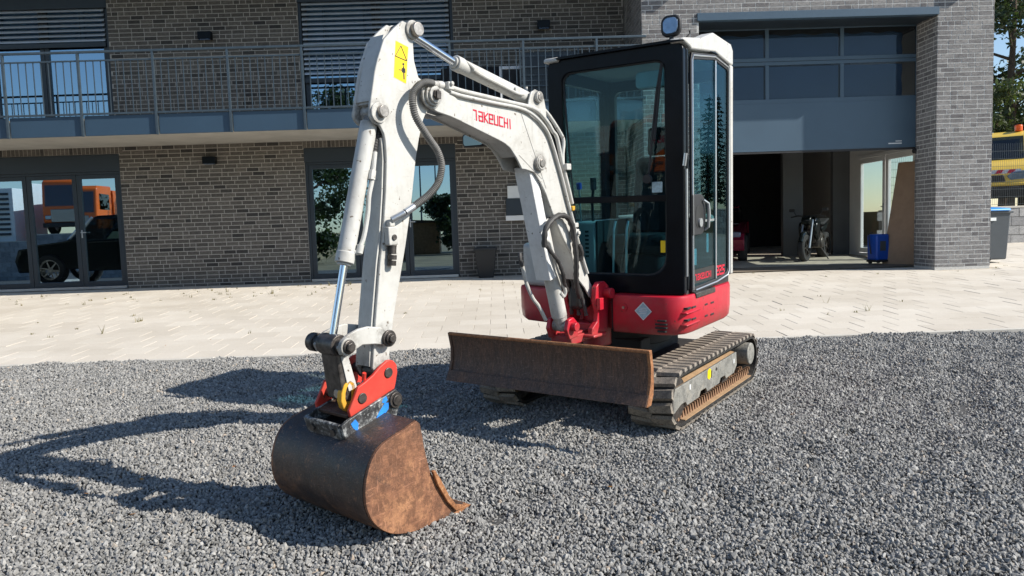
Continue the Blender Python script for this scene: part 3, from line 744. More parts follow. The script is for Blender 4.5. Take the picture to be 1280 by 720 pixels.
gin.box(3.0, 8.9, 18.10, 18.25, 2.95, 5.4) if False else None
gce = MB(); gce.box(3.02, 3.06, 14.6, 18.1, .45, 5.18); gce.box(3.0, 8.9, 14.66, 18.3, 5.2, 5.3); gce.build('garage_ceiling', M['pier'], house, smooth=False)
gin.box(8.50, 8.56, 14.66, 15.05, .45, 5.2); gin.box(8.50, 8.56, 17.62, 18.1, .45, 5.2); gin.box(8.50, 8.56, 15.05, 17.62, 2.90, 5.2)
gin.build('garage_interior', M['plaster'], house, smooth=False)
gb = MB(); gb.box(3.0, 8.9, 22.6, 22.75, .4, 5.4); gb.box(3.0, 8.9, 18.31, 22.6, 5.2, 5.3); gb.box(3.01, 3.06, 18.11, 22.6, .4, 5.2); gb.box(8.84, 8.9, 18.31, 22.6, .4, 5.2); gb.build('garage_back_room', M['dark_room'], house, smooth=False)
gfl = MB(); gfl.add([(3.0, 14.60, bz(3, 14.6) + .012), (8.9, 14.60, bz(8.9, 14.6) + .012), (8.9, 22.6, bz(8.9, 17.6) + .03), (3.0, 22.6, bz(3, 17.6) + .03)], [(0, 1, 2, 3)])
gfl.build('garage_floor', M['gfloor'], house, smooth=False, fix=False)
# white side door in the garage wall
sd = MB(); X0 = 8.49
def ywin(a, b, c, d, fw):
    return [(a, c), (b, c), (b, d), (a, d)], [(a + fw, c + fw), (b - fw, c + fw), (b - fw, d - fw), (a + fw, d - fw)]
o_, i_ = ywin(15.05, 17.62, .60, 2.90, .07); sd.ring(o_, i_, X0 - .03, X0 + .08, 'yzx')
sdo = sd.build('side_door', M['whitepvc'], house, bevel=.006, smooth=False)
for a, b in ((15.13, 16.32), (16.34, 17.54)):
    q = MB(); o_, i_ = ywin(a, b, .68, 2.82, .11); q.ring(o_, i_, X0 - .05, X0 + .02, 'yzx'); q.build('leaf_frame', M['whitepvc'], sdo, bevel=.006, smooth=False)
    q = MB(); q.box(X0 - .02, X0 - .012, a + .10, b - .10, .78, 2.72); q.build('pane', M['clear'], sdo, smooth=False)
q = MB(); q.box(X0 - .065, X0 - .05, 16.36, 16.40, 1.60, 1.78); q.box(X0 - .10, X0 - .085, 16.30, 16.42, 1.70, 1.72); q.box(X0 - .09, X0 - .06, 16.375, 16.395, 1.70, 1.72); q.build('handle', M['silver'], sdo, bevel=.003)
sdo['label'] = 'white side door with two glazed leaves'
pl_ = MB(); pl_.box(9.17, 9.20, YW + .3, YW + .31, .5, .51)
# =================================================================== things on and around the building
def wall_lamp(X, Y, Z, label):
    t = thing('wall_lamp', label, 'wall lamp', BLD @ MT(X, Y, Z), 'box lamps on the facade')
    b = MB(); b.box(-.13, .13, -.13, 0, -.075, .075); b.build('lamp_housing', M['black'], t, bevel=.006, smooth=False)
    b = MB(); b.box(-.10, .10, -.11, -.02, -.082, -.0755); b.build('diffuser', M['lampglass'], t, smooth=False)
wall_lamp(-5.70, YM - .012, 5.55, 'black box lamp above the balcony rail by the left blind')
wall_lamp(-5.77, YM - .012, 3.08, 'black box lamp on the brick under the balcony')
wall_lamp(1.09, YM - .012, 5.58, 'black box lamp high on the shaded wall left of the cab')
wall_lamp(3.25, YW - .012, 5.68, 'black box lamp at the picture top above the garage corner')
wall_lamp(8.62, YW - .012, 5.62, 'black box lamp high on the right brick pillar')
# planter
t = thing('planter', 'tall empty anthracite plant pot against the brick wall', 'plant pot', BLD @ MT(-.24, 15.42, bz(-.24, 15.42)))
m = MB(); n = 4; a, b = .15, .225; h = .60
m.ring([(-b, h), (b, h), (a, 0), (-a, 0)], [(-b + .03, h), (b - .03, h), (a - .02, .05), (-a + .02, .05)], 0, .001) if False else None
def frust(m, r0, r1, z0, z1):
    m.add([(-r0, -r0, z0), (r0, -r0, z0), (r0, r0, z0), (-r0, r0, z0), (-r1, -r1, z1), (r1, -r1, z1), (r1, r1, z1), (-r1, r1, z1)], [(3, 2, 1, 0), (0, 1, 5, 4), (1, 2, 6, 5), (2, 3, 7, 6), (3, 0, 4, 7)])
frust(m, .15, .225, 0, h); m.build('pot_body', M['pot'], t, bevel=.012)
m = MB(); m.ring([(-.235, -.235), (.235, -.235), (.235, .235), (-.235, .235)], [(-.2, -.2), (.2, -.2), (.2, .2), (-.2, .2)], h - .045, h + .004, 'xyz'); m.build('rim', M['pot'], t, bevel=.005, smooth=False)
m = MB(); m.box(-.2, .2, -.2, .2, h - .12, h - .09); m.build('soil', M['bark'], t, smooth=False)
# letter box
t = thing('letter_box', 'anthracite letter box with white panels on the brick wall', 'letter box', BLD @ MT(.42, YM - .012, 1.95))
m = MB(); m.box(-.21, .21, -.11, 0, -.18, .16); m.build('box_body', M['anth'], t, bevel=.008, smooth=False)
m = MB(); m.box(-.22, .22, -.09, 0, -.29, -.185); m.build('newspaper_tray', M['whitepvc'], t, bevel=.006, smooth=False)
m = MB(); m.box(-.17, .2, -.09, 0, .165, .42); m.build('house_plate', M['labelwhite'], t, bevel=.006, smooth=False)
# things on the balcony
t = thing('drying_rack', 'folding metal drying rack on the balcony above the cab corner', 'drying rack', BLD @ MT(1.1, 14.5, 3.72))
m = MB()
for x in (-.55, .55): m.box(x - .012, x + .012, -.01, .01, 0, 1.15)
for z in (.45, .8, 1.13): m.box(-.55, .55, -.008, .008, z - .01, z + .01)
for z in (.55, .65, 1.0): m.box(-.55, .55, -.004, .004, z - .004, z + .004)
m.build('rack_frame', M['rail'], t, smooth=False)
m = MB(); m.box(-.53, .53, .06, .075, .12, 1.08); m.build('dark_screen', M['anth'], t, smooth=False)
t = thing('garden_chair', 'white framed folding chair standing on the balcony', 'chair', BLD @ MT(.42, 14.75, 3.72))
m = MB()
for x in (-.24, .24): m.box(x - .022, x + .022, .2, .24, 0, .92); m.box(x - .02, x + .02, -.22, -.18, 0, .44)
m.box(-.24, .24, .2, .235, .86, .92); m.build('chair_frame', M['whitepvc'], t, bevel=.006)
m = MB(); m.box(-.22, .22, -.22, .2, .42, .45); m.build('seat', M['blackplastic'], t, bevel=.006)
m = MB(); m.box(-.2, .2, .205, .23, .48, .85); m.build('backrest', M['blackplastic'], t, bevel=.006)
t = thing('balcony_sofa', 'dark grey outdoor sofa on the balcony behind the railing', 'sofa', BLD @ MT(-.35, 15.1, 3.72))
m = MB(); m.box(-.65, .65, -.35, .4, 0, .38); m.build('seat', M['seat'], t, bevel=.04)
m = MB(); m.box(-.65, .65, .2, .42, .39, 1.0); m.build('backrest', M['seat'], t, bevel=.05)

# =================================================================== the mini excavator
THETA = 0.6041
Fv = Vector((-sin(THETA), -cos(THETA), -SLOPE * cos(THETA))).normalized(); Uv = Vector((0, -SLOPE, 1)).normalized(); Sv = Uv.cross(Fv)
MX = Matrix((Fv, Sv, Uv)).transposed().to_4x4(); MX.translation = (.8732, 5.8911, SLOPE * 5.8911 + .006)
ex = thing('mini_excavator', 'white and red mini excavator with a rusty bucket resting on the gravel', 'excavator', MX)
BM = Matrix.Translation((.9, .05, 0)) @ Matrix.Rotation(radians(-5), 4, 'Z')      # frame of the slewed boom

def bolt(mb, a, b, r): mb.cyl(a, b, r, 6)
# ---------------- tracks
def track(side):
    b0, b1 = (.458, .758) if side > 0 else (-.758, -.458)
    xr, xf, zc, R = -.735, .715, .205, .178
    pts = []
    n = 12
    for i in range(n + 1):
        a = pi / 2 + pi * i / n; pts.append((xr + R * cos(a), zc + R * sin(a)))
    for i in range(n + 1):
        a = -pi / 2 + pi * i / n; pts.append((xf + R * cos(a), zc + R * sin(a)))
    # slight sag of the upper run
    m = MB(); inn = [(x + (0.02 if x < 0 else -.02) * (abs(x) > .72), z) for x, z in pts]
    ri = R - .022; inn = []
    for i in range(n + 1):
        a = pi / 2 + pi * i / n; inn.append((xr + ri * cos(a), zc + ri * sin(a)))
    for i in range(n + 1):
        a = -pi / 2 + pi * i / n; inn.append((xf + ri * cos(a), zc + ri * sin(a)))
    m.ring(pts, inn, b0, b1); tr = m.build('track_belt', M['trackdark'], ex)
    # lugs: two staggered rows
    per = 2 * (xf - xr) + 2 * pi * R; NL = 46; st = per / NL
    lm = MB()
    w = (b1 - b0) / 2 + .012
    lm.add([(-.036, -w / 2, 0), (.036, -w / 2, 0), (.036, w / 2, 0), (-.036, w / 2, 0), (-.027, -w / 2 + .004, .021), (.025, -w / 2 + .004, .021), (.025, w / 2 - .004, .021), (-.027, w / 2 - .004, .021)],
           [(4, 5, 6, 7), (0, 1, 5, 4), (1, 2, 6, 5), (2, 3, 7, 6), (3, 0, 4, 7)])
    lme = lm.mesh('lug', M['trackrubber'])
    dl = MB(); dl.box(xr - .02, xr + 2 * xf - .03, (b1 - .165 if side > 0 else b0 + .001), (b1 - .001 if side > 0 else b0 + .165), zc - ri + .0005, zc - ri + .006); dl.build('dusty_inner_face', M['dust'], tr, smooth=False)
    def at(s):
        s %= per; Lh = xf - xr
        if s < Lh: return xf - s, zc + R, 0.0, 1
        s -= Lh
        if s < pi * R: a = pi / 2 + s / R; return xr + R * cos(a), zc + R * sin(a), a - pi / 2, 0
        s -= pi * R
        if s < Lh: return xr + s, zc - R, pi, 0
        s -= Lh; a = -pi / 2 + s / R; return xf + R * cos(a), zc + R * sin(a), a - pi / 2, 0
    for i in range(NL):
        for r in (0, 1):
            x, z, ang, _ = at(i * st + r * st * .5)
            cy = b0 + (b1 - b0) * (.25 if r == 0 else .75)
            skew = radians(7 if r else -7)
            link('lug', lme, tr, Matrix.Translation((x, cy, z)) @ Matrix.Rotation(-ang, 4, 'Y') @ Matrix.Rotation(skew, 4, 'Z'))
    # guide teeth on the inside of the lower run
    gm = MB(); k = xr - .1
    o_ = b1 - .055 if side > 0 else b0 + .055
    while k < xf + .1:
        for dy, ph in ((0.0, 0), (-.055 * side, .5)):
            x = k + ph * .045
            gm.add([(x - .016, o_ + dy - .02, .05), (x + .016, o_ + dy - .02, .05), (x + .016, o_ + dy + .02, .05), (x - .016, o_ + dy + .02, .05), (x - .004, o_ + dy - .012, .105), (x + .006, o_ + dy - .012, .105), (x + .006, o_ + dy + .012, .105), (x - .004, o_ + dy + .012, .105)],
                   [(4, 5, 6, 7), (0, 1, 5, 4), (1, 2, 6, 5), (2, 3, 7, 6), (3, 0, 4, 7)])
        k += .045
    tag(gm.build('guide_teeth', M['toothdust'], tr, smooth=False, fix=False), kind='stuff')
    # frame
    s = side; yo = (lambda v: s * v)
    fm = MB()
    prof = [(.80, .285), (-.44, .305), (-.45, .20), (-.38, .152), (-.20, .145), (-.17, .175), (-.08, .175), (-.05, .142), (.20, .138), (.23, .170), (.33, .170), (.36, .134), (.58, .13), (.61, .16), (.69, .16), (.83, .12), (.87, .2)]
    fm.prism(prof, yo(.722), yo(.738)); tf = fm.build('track_frame', M['dustmetal'], ex, bevel=.004, smooth=False)
    fm = MB(); ya, yb = yo(.7215), yo(.50)
    fm.add([(.80, ya, .285), (-.44, ya, .304), (-.44, yb, .350), (.80, yb, .345), (.80, ya, .12), (-.44, ya, .12), (-.44, yb, .12), (.80, yb, .12)], [(0, 1, 2, 3), (0, 3, 7, 4), (1, 5, 6, 2), (2, 6, 7, 3)])
    fm.build('frame_top', M['dust'], tf, smooth=False)
    rm = MB()
    for x in (-.28, .08, .48): rm.cyl((x, yo(.50), .10), (x, yo(.70), .10), .07, 14)
    rm.cyl((xf, yo(.50), zc), (xf, yo(.72), zc), .145, 20); rm.build('rollers', M['greasy'], tf)
    hm = MB(); hm.cyl((xr + .03, yo(.60), .245), (xr + .03, yo(.772), .245), .088, 24); hm.build('drive_motor', M['dustmetal'], ex, bevel=.008)
    hm = MB(); hm.cyl((xr, yo(.50), zc), (xr, yo(.60), zc), .15, 20); hm.build('sprocket', M['greasy'], ex)
    if s > 0:
        q = MB(); q.add([(.135, .7395, .325), (.19, .7395, .30), (.205, .7395, .25), (.145, .7395, .232), (.105, .7395, .28)], [(0, 1, 2, 3, 4)])
        q2 = MB(); q2.prism([(.13, .285), (.16, .298), (.195, .285), (.20, .235), (.165, .215), (.132, .232)], .7382, .7392); q2.build('caution_sticker', M['labelyellow'], tf, smooth=False)
        q2 = MB(); q2.prism([(.11, .27), (.125, .275), (.125, .22), (.112, .225)], .7382, .7394); q2.build('sticker_print', M['labelblack'], tf, smooth=False)
        for xx in (.52, -.39):
            q3 = MB(); q3.prism([(xx, .262), (xx + .022, .262), (xx + .022, .228), (xx, .228)], .7382, .739); q3.build('reflector_tag', M['labelwhite'], tf, smooth=False)
        q3 = MB(); q3.cyl((.02, .738, .265), (.02, .743, .265), .012, 8); q3.build('grease_plug', M['greasy'], tf)
for s in (1, -1): track(s)
# ---------------- undercarriage body, blade
m = MB(); m.box(-.55, .55, -.46, .46, .16, .36); m.box(-.35, .35, -.30, .30, .36, .50)
m.cyl((0, 0, .44), (0, 0, .615), .36, 32); m.build('undercarriage', M['dkgrey'], ex, bevel=.01)
m = MB()
for b in (-.30, .30): m.tube([(.35, b, .30), (.8, b * .95, .36), (1.18, b * .9, .44)], .06, 8)
m.cyl((.45, 0, .32), (1.15, 0, .46), .05, 12); m.build('blade_arm', M['dkgrey'], ex)
bl = [(1.262, .300), (1.236, .345), (1.214, .40), (1.204, .46), (1.205, .52), (1.218, .58), (1.232, .612)]
bl = [(x + .008, z) for x, z in bl]
m = MB(); m.strip(bl, .022, -.745, .745); blade = m.build('dozer_blade', M['rust_blade'], ex, bevel=.003)
m = MB(); m.prism([(1.29, .292), (1.262, .292), (1.238, .352), (1.252, .36)], -.76, .76); m.build('cutting_edge', M['rust_blade'], blade, bevel=.003, smooth=False)
m = MB(); m.cyl((1.232, -.76, .617), (1.232, .76, .617), .012, 10); m.build('top_bar', M['rust_edge'], blade)
for s in (1, -1):
    m = MB(); pr = [(1.288, .290), (1.25, .36), (1.226, .43), (1.222, .52), (1.24, .60), (1.245, .625), (1.208, .625), (1.186, .52), (1.180, .43), (1.19, .35), (1.225, .290)]
    m.prism(pr, s * .746, s * .766); m.build('blade_end_plate', M['rust_edge' if s > 0 else 'rust_blade'], blade, bevel=.003, smooth=False)
m = MB()
for b in (-.3, 0, .3): m.box(1.09, 1.18, b - .06, b + .06, .33, .55)
m.build('blade_bracket', M['dkgrey'], blade, bevel=.008)
# ---------------- upper structure
plan = [(.70, .252), (.705, .50), (.695, .62), (.665, .70), (.60, .745), (.50, .757), (-.16, .757), (-.27, .742), (-.40, .69), (-.58, .57), (-.75, .38), (-.83, .15), (-.83, -.15), (-.75, -.40), (-.58, -.58), (-.35, -.70), (.20, -.72), (.40, -.70), (.50, -.60), (.54, -.42), (.54, .25)]
m = MB(); nP = len(plan)
def inset(k): return [(a * k[0] + k[1], b * k[2]) for a, b in plan]
lev = [(.612, .97), (.635, .99), (.70, 1.0), (.85, 1.0), (.873, .992)]
vs = []
for z, k in lev: vs += [(a * k, b * k, z) for a, b in plan]
fs = [(l * nP + i, l * nP + (i + 1) % nP, (l + 1) * nP + (i + 1) % nP, (l + 1) * nP + i) for l in range(len(lev) - 1) for i in range(nP)]
fs += [tuple(range(nP))[::-1], tuple(range((len(lev) - 1) * nP, len(lev) * nP))]
m.add(vs, fs); body = m.build('house_body', M['red'], ex, bevel=.006)
m = MB(); m.box(.50, .66, -.28, .245, .615, .86) if False else m.box(.48, .60, -.30, .24, .618, .80); m.build('front_recess', M['red'], body, bevel=.01, smooth=False)
m = MB(); m.box(.50, .699, .2445, .2515, .63, .87); m.build('panel_gap', M['labelblack'], body, smooth=False)
# diamond sticker on the front panel
cx, cz = .482, .772; m = MB(); d = .062
m.prism([(cx - d, cz), (cx, cz - d), (cx + d, cz), (cx, cz + d)], .7055, .7075, 'yzx'); m.build('diamond_sticker_border', M['labelwhite'], body, bevel=0, smooth=False)
m = MB(); d = .054; m.prism([(cx - d, cz), (cx, cz - d), (cx + d, cz), (cx, cz + d)], .7075, .7085, 'yzx'); m.build('diamond_sticker', M['labelblue'], body, smooth=False)
m = MB()
for k, (y0, y1) in enumerate(((-.02, .02), (-.028, .03), (-.03, .028), (-.022, .022))): m.box(.7086, .7092, cx + y0, cx + y1, cz + .018 - k * .012, cz + .022 - k * .012)
m.build('sticker_print', M['labelwhite'], body, smooth=False)
m = MB(); m.cyl((.70, .338, .79), (.709, .338, .79), .026, 16); m.build('bolt_recess', M['red'], body)
m = MB(); m.cyl((.705, .338, .79), (.715, .338, .79), .010, 6); m.build('bolt', M['steel'], body)
for k, (y0, y1) in enumerate(((.590, .650), (.575, .655), (.575, .655), (.590, .650))):
    m = MB(); z = .713 - k * .024; m.box(.60, .7075 - .03 * (k < 0), y0 - .01, y1 - .01, z - .006, z + .006); m.build('vent_slot', M['labelblack'], body, bevel=.003, smooth=False)
for (a0, a1, z) in ((.62, .555, .79), (.535, .465, .787), (.62, .555, .712), (.535, .465, .708), (.30, .245, .775), (.185, .12, .772), (.30, .245, .695), (.185, .12, .69)):
    m = MB(); m.box(min(a0, a1), max(a0, a1), .70, .7595, z - .007, z + .007); m.build('vent_slot', M['labelblack'], body, bevel=.003, smooth=False)
for z in (.765, .685):
    m = MB(); m.box(.40, .64, .70, .763, z - .012, z + .001); m.build('vent_rib', M['red'], body, bevel=.006)
m = MB(); m.box(.10, .47, .70, .764, .84, .878); m.build('door_sill_bracket', M['greasy'], body, bevel=.006)
# hood on the far side and engine cover
m = MB()
pl2 = [(.18, -.715), (.36, -.70), (.45, -.60), (.48, -.44), (.48, -.31), (-.75, -.31), (-.75, -.40), (-.58, -.57), (-.35, -.69)]
m.prism(pl2, .874, 1.20, 'xyz'); m.build('side_hood', M['white'], ex, bevel=.035, seg=3)
m = MB(); pl3 = [(-.32, .60), (-.45, .56), (-.62, .44), (-.75, .25), (-.80, 0), (-.76, -.30), (-.32, -.30)]
m.prism(pl3, .874, 1.38, 'xyz'); m.build('engine_cover', M['white'], ex, bevel=.04, seg=3)
# ---------------- cab
c0, c1, cf, cr_ = -.278, .731, .604, -.30
m = MB()
m.ring(rrect(c0, c1, .874, 2.50, [.02, .02, .05, .05]), rrect(c0 + .115, c1 - .125, 1.00, 2.405, [.10, .13, .07, .07]), cf - .05, cf, 'yzx')
cab = m.build('cab', M['black'], ex, bevel=.008)
m = MB(); m.box(cf - .035, cf - .004, c0 + .11, c1 - .12, 1.495, 1.54); m.build('window_bar', M['black'], cab, bevel=.004, smooth=False)
m = MB(); m.box(cf - .028, cf - .022, c0 + .09, c1 - .10, 1.52, 2.43); m.build('front_window', M['glass'], cab, smooth=False)
m = MB(); m.box(cf - .034, cf - .029, c0 + .09, c1 - .10, .98, 1.515); m.build('front_window', M['glass'], cab, smooth=False)
m = MB(); m.tube([(cf - .018, y, z) for y, z in rrect(c0 + .118, c1 - .128, 1.003, 2.402, [.10, .13, .07, .07])] + [(cf - .018, c0 + .218, 1.003)], .007, 6); m.build('window_seal', M['rubber'], cab)
# black corner post and side
m = MB(); m.box(.515, cf - .051, .70, .735, .90, 2.47); m.build('corner_post', M['black'], cab, bevel=.012, smooth=False)
m = MB(); m.tube([(.585, .741, 1.0), (.585, .742, 1.7)], .009, 6); m.tube([(.60, .734, 1.72), (.60, .745, 1.80)], .012, 8); m.build('corner_grab_bead', M['silver'], cab)
# floor, rear frame, far side frame
m = MB(); m.box(cr_, cf - .051, c0 + .01, c1 - .01, .874, .93); m.build('cab_floor', M['rubber'], cab, smooth=False)
m = MB(); m.ring(rrect(c0, c1, .93, 2.48, .02), rrect(c0 + .09, c1 - .09, 1.32, 2.36, .05), cr_, cr_ + .04, 'yzx'); m.build('rear_frame', M['black'], cab)
m = MB(); m.box(cr_ + .015, cr_ + .02, c0 + .08, c1 - .08, 1.31, 2.37); m.build('rear_window', M['clear'], cab, smooth=False)
m = MB(); m.ring(rrect(cr_ + .041, cf - .051, .93, 2.47, .02), rrect(cr_ + .12, cf - .12, 1.25, 2.36, .05), c0, c0 + .04); m.build('side_frame', M['black'], cab)
m = MB(); m.box(cr_ + .11, cf - .11, c0 + .015, c0 + .02, 1.24, 2.37); m.build('side_window', M['clear'], cab, smooth=False)
# door
od = [(.50, .885), (.50, 2.40), (.48, 2.447), (.05, 2.492), (-.22, 2.452), (-.25, 2.42), (-.25, .955), (-.22, .915), (.02, .887), (.44, .872)]
idr = [(.462, .93), (.462, 2.38), (.445, 2.408), (.05, 2.452), (-.20, 2.418), (-.222, 2.40), (-.222, .98), (-.20, .955), (.02, .93), (.44, .915)]
m = MB(); m.ring(od, idr, .727, .745); door = m.build('cab_door', M['blackplastic'], cab, bevel=.004)
m = MB(); m.tube([(a, .747, z) for a, z in [(.485, .90), (.485, 2.40), (.465, 2.43), (.05, 2.473), (-.215, 2.437), (-.236, 2.41), (-.236, .965), (-.21, .935), (.02, .908), (.44, .893)]], .006, 6); m.build('door_edge_trim', M['silver'], door)
m = MB(); m.prism(idr, .733, .738); m.build('door_window', M['dglass'], door, smooth=False)
m = MB(); m.box(.028, .048, .7385, .748, .93, 2.45); m.build('door_divider', M['silver'], door, bevel=.003, smooth=False)
m = MB(); m.box(.06, .455, .7385, .7405, 1.345, 1.36); m.build('door_crossbar', M['silver'], door, smooth=False)
m = MB(); m.prism(rrect(.262, .498, 1.262, 1.535, [.09, .01, .01, .09]), .7385, .752); m.build('handle_panel', M['blackplastic'], door, bevel=.006)
m = MB(); m.prism(rrect(.315, .45, 1.31, 1.46, .05), .7525, .754); m.build('handle_cup', M['labelblack'], door, smooth=False)
m = MB(); m.tube([(.285, .752, 1.29), (.278, .775, 1.31), (.275, .78, 1.40), (.285, .778, 1.47), (.33, .762, 1.495)], [.008, .011, .012, .011, .008], 8); m.build('door_handle', M['silver'], door)
m = MB(); m.cyl((.38, .752, 1.345), (.38, .766, 1.345), .03, 14); m.build('door_lock', M['silver'], door)
nm = MB(); nm.prism([(.455, .935), (.055, .935), (.055, 1.03), (.455, 1.03)], .7386, .7395); nm.build('decal_backing', M['labelblack'], door, smooth=False)
lt = lettering(['1T', 'a', 'K', 'e', 'U', 'C', 'H', 'I'], (.43, .7397, .958), (-1, 0, -.0), (0, 0, 1), .034, .036, .22, .24, .001); lt.build('door_lettering', M['labelred'], door, smooth=False)
lt = lettering(['2', '2', '5'], (.015, .7387, .955), (-1, 0, -.02), (0, 0, 1), .050, .058, .22, .3, .001); lt.build('door_number', M['labelred'], door, smooth=False)
for q_ in (rrect(.385, .46, 1.06, 1.17, .004), rrect(.155, .195, 1.13, 1.26, .004)):
    m = MB(); m.prism(q_, .7315, .7325); m.build('inside_notice', M['labelwhite'], door, smooth=False)
m = MB(); m.prism([(-.215, 1.09), (.02, 1.09), (.02, .955), (-.215, .975)], .739, .7396) if False else None
# roof
m = MB()
rz = lambda a: 2.505 + (.105 if a < .2 else .105 * (cf - a) / (cf - .2))
vs = []
for (a, zt) in ((cf + .03, 2.515), (.20, 2.575), (-.05, 2.60), (-.32, 2.575)):
    vs += [(a, c0 - .01, zt - .015), (a, c0 + .12, zt), (a, c1 - .10, zt), (a, c1 + .015, zt - .01), (a, c1 + .015, 2.498), (a, c0 - .01, 2.498)]
fs = []
for i in range(3):
    for k in range(6): fs.append((i * 6 + k, i * 6 + (k + 1) % 6, (i + 1) * 6 + (k + 1) % 6, (i + 1) * 6 + k))
fs += [tuple(range(6))[::-1], tuple(range(18, 24))]
m.add(vs, fs); m.build('roof', M['black'], cab, bevel=.006, smooth=False)
# white roof sides
def roof_side(b0, b1, name):
    m = MB(); pr = [(cf + .034, 2.50), (cf + .02, 2.520), (.30, 2.565), (.085, 2.632), (-.28, 2.608), (-.325, 2.57), (-.325, 2.46), (-.25, 2.462), (.05, 2.505), (.49, 2.462), (.52, 2.475)]
    m.prism(pr, b0, b1); m.build(name, M['white'], cab, bevel=.012, smooth=True)
roof_side(c1 - .085, c1 + .018, 'roof_trim'); 
m = MB(); m.prism([(cf + .034, 2.485), (cf + .03, 2.515), (.30, 2.575), (-.28, 2.61), (-.325, 2.57), (-.325, 2.46)], c0 - .014, c0 + .10); m.build('roof_trim', M['white'], cab, bevel=.012)
m = MB(); m.box(-.318, -.262, .705, .752, .93, 2.46); m.build('rear_pillar', M['white'], cab, bevel=.012)
m = MB(); m.box(-.29, .53, c0 + .05, c1 - .05, 2.44, 2.495); m.build('headliner', M['beige'], cab, bevel=.01)
m = MB(); m.prism(rrect(.36, .63, 2.25, 2.36, .03), .49, .52, 'yzx'); m.build('sun_visor', M['console'], cab, bevel=.008)
# wiper
m = MB(); m.tube([(cf + .008, .49, 1.66), (cf + .016, .555, 2.2), (cf + .012, .585, 2.36)], .007, 6); m.tube([(cf + .012, .535, 1.9), (cf + .01, .59, 2.38)], .010, 6)
m.cyl((cf, .485, 1.645), (cf + .03, .485, 1.645), .03, 12); m.build('wiper', M['rubber'], cab)
m = MB(); m.prism(rrect(.558, .592, 1.155, 1.235, .004), cf - .0215, cf - .021, 'yzx'); m.build('window_sticker', M['labelyellow'], cab, smooth=False)
m = MB(); m.prism(rrect(.50, .575, 1.555, 1.625, .006), cf - .0215, cf - .021, 'yzx'); m.build('window_notice', M['labelblue'], cab, smooth=False)
# seat, console, levers
m = MB(); m.box(-.12, .34, .03, .48, 1.12, 1.26); m.box(-.2, 0.3, .08, .43, .93, 1.12); st = m.build('seat', M['seat'], cab, bevel=.04, seg=3)
m = MB(); m.prism([(-.02, 1.24), (-.12, 1.25), (-.24, 1.80), (-.17, 1.84), (-.10, 1.80)], .05, .46); m.build('backrest', M['seat'], st, bevel=.04, seg=3)
m = MB(); m.prism([(-.15, 1.84), (-.22, 1.84), (-.24, 2.05), (-.17, 2.06)], .13, .38); m.build('headrest', M['seat'], st, bevel=.03, seg=3)
m = MB(); m.box(-.2, .40, c0 + .05, -.03, .93, 1.36); m.build('console', M['console'], cab, bevel=.02)
m = MB(); m.box(-.2, .398, -.0295, -.012, .93, 1.365); m.build('console_shade_sheet', M['seat'], cab, bevel=.004)  # dark sheet added so the sunlit console side looks shaded
m = MB()
for k in range(7): m.box(.4005, .402, -.115, -.085, 1.10 + k * .03, 1.115 + k * .03)
for k in range(7): m.box(.4005, .402, -.19, -.165, 1.16 + k * .03, 1.175 + k * .03)
m.build('console_vent', M['labelblack'], cab, smooth=False)
m = MB(); m.tube([(.30, -.10, 1.36), (.33, -.09, 1.52), (.32, -.08, 1.60)], .011, 8); m.cyl((.32, -.08, 1.59), (.325, -.08, 1.68), .022, 10); m.build('control_lever', M['blackplastic'], cab)
m = MB(); m.tube([(.36, -.17, 1.36), (.385, -.165, 1.60)], .006, 6); m.build('blade_lever', M['silver'], cab)
m = MB(); m.cyl((.382, -.165, 1.60), (.39, -.165, 1.645), .02, 10); m.build('lever_knob', M['bluebox'], cab)
m = MB()
for b in (.12, .22): m.tube([(.42, b, .93), (.40, b, 1.30), (.37, b, 1.36)], .009, 6)
m.build('travel_lever', M['silver'], cab)
m = MB(); m.tube([(.15, .53, 1.25), (.30, .54, 1.42), (.36, .53, 1.56)], .013, 8); m.cyl((.355, .53, 1.55), (.37, .53, 1.66), .024, 10); m.build('control_lever', M['blackplastic'], cab)
# work lamp on the roof corner
m = MB(); m.prism(rrect(.538, .676, 2.561, 2.699, .048), .47, .505, 'yzx'); wlp = m.build('work_lamp', M['blackplastic'], ex, bevel=.01)
m = MB(); m.prism(rrect(.556, .658, 2.579, 2.681, .036), .5055, .512, 'yzx'); m.build('lens', M['lampglass'], wlp, bevel=.004)
m = MB(); m.cyl((.488, .607, 2.48), (.488, .607, 2.567), .016, 8); m.box(.44, .53, .585, .63, 2.49, 2.54); m.build('lamp_foot', M['blackplastic'], wlp, bevel=.004)
m = MB(); m.tube([(.46, .64, 2.53), (.43, .68, 2.55), (.40, .70, 2.585), (.41, .70, 2.60)], .005, 6); m.build('lamp_cable', M['rubber'], wlp)
# far mirror on its arm
m = MB(); m.prism(rrect(-.80, -.60, 1.92, 2.02, .03), .92, .95, 'yzx'); mir = m.build('rear_view_mirror', M['blackplastic'], ex, bevel=.01)
m = MB(); m.prism(rrect(-.785, -.615, 1.932, 2.008, .02), .9505, .952, 'yzx'); m.build('mirror_glass', M['mirror'], mir, smooth=False)
m = MB(); m.tube([(.60, -.27, 1.98), (.72, -.42, 1.99), (.90, -.62, 1.97)], .013, 8); m.build('mirror_arm', M['blackplastic'], mir)

# ---------------- slewed front: all parts below are modelled in the boom frame (x forward, y to the machine's left, z up)
def bp(mb, name, mat, parent=None, bevel=0, **k):
    return mb.build(name, M[mat], parent or ex, bevel=bevel, mw=None if parent else BM, **k)
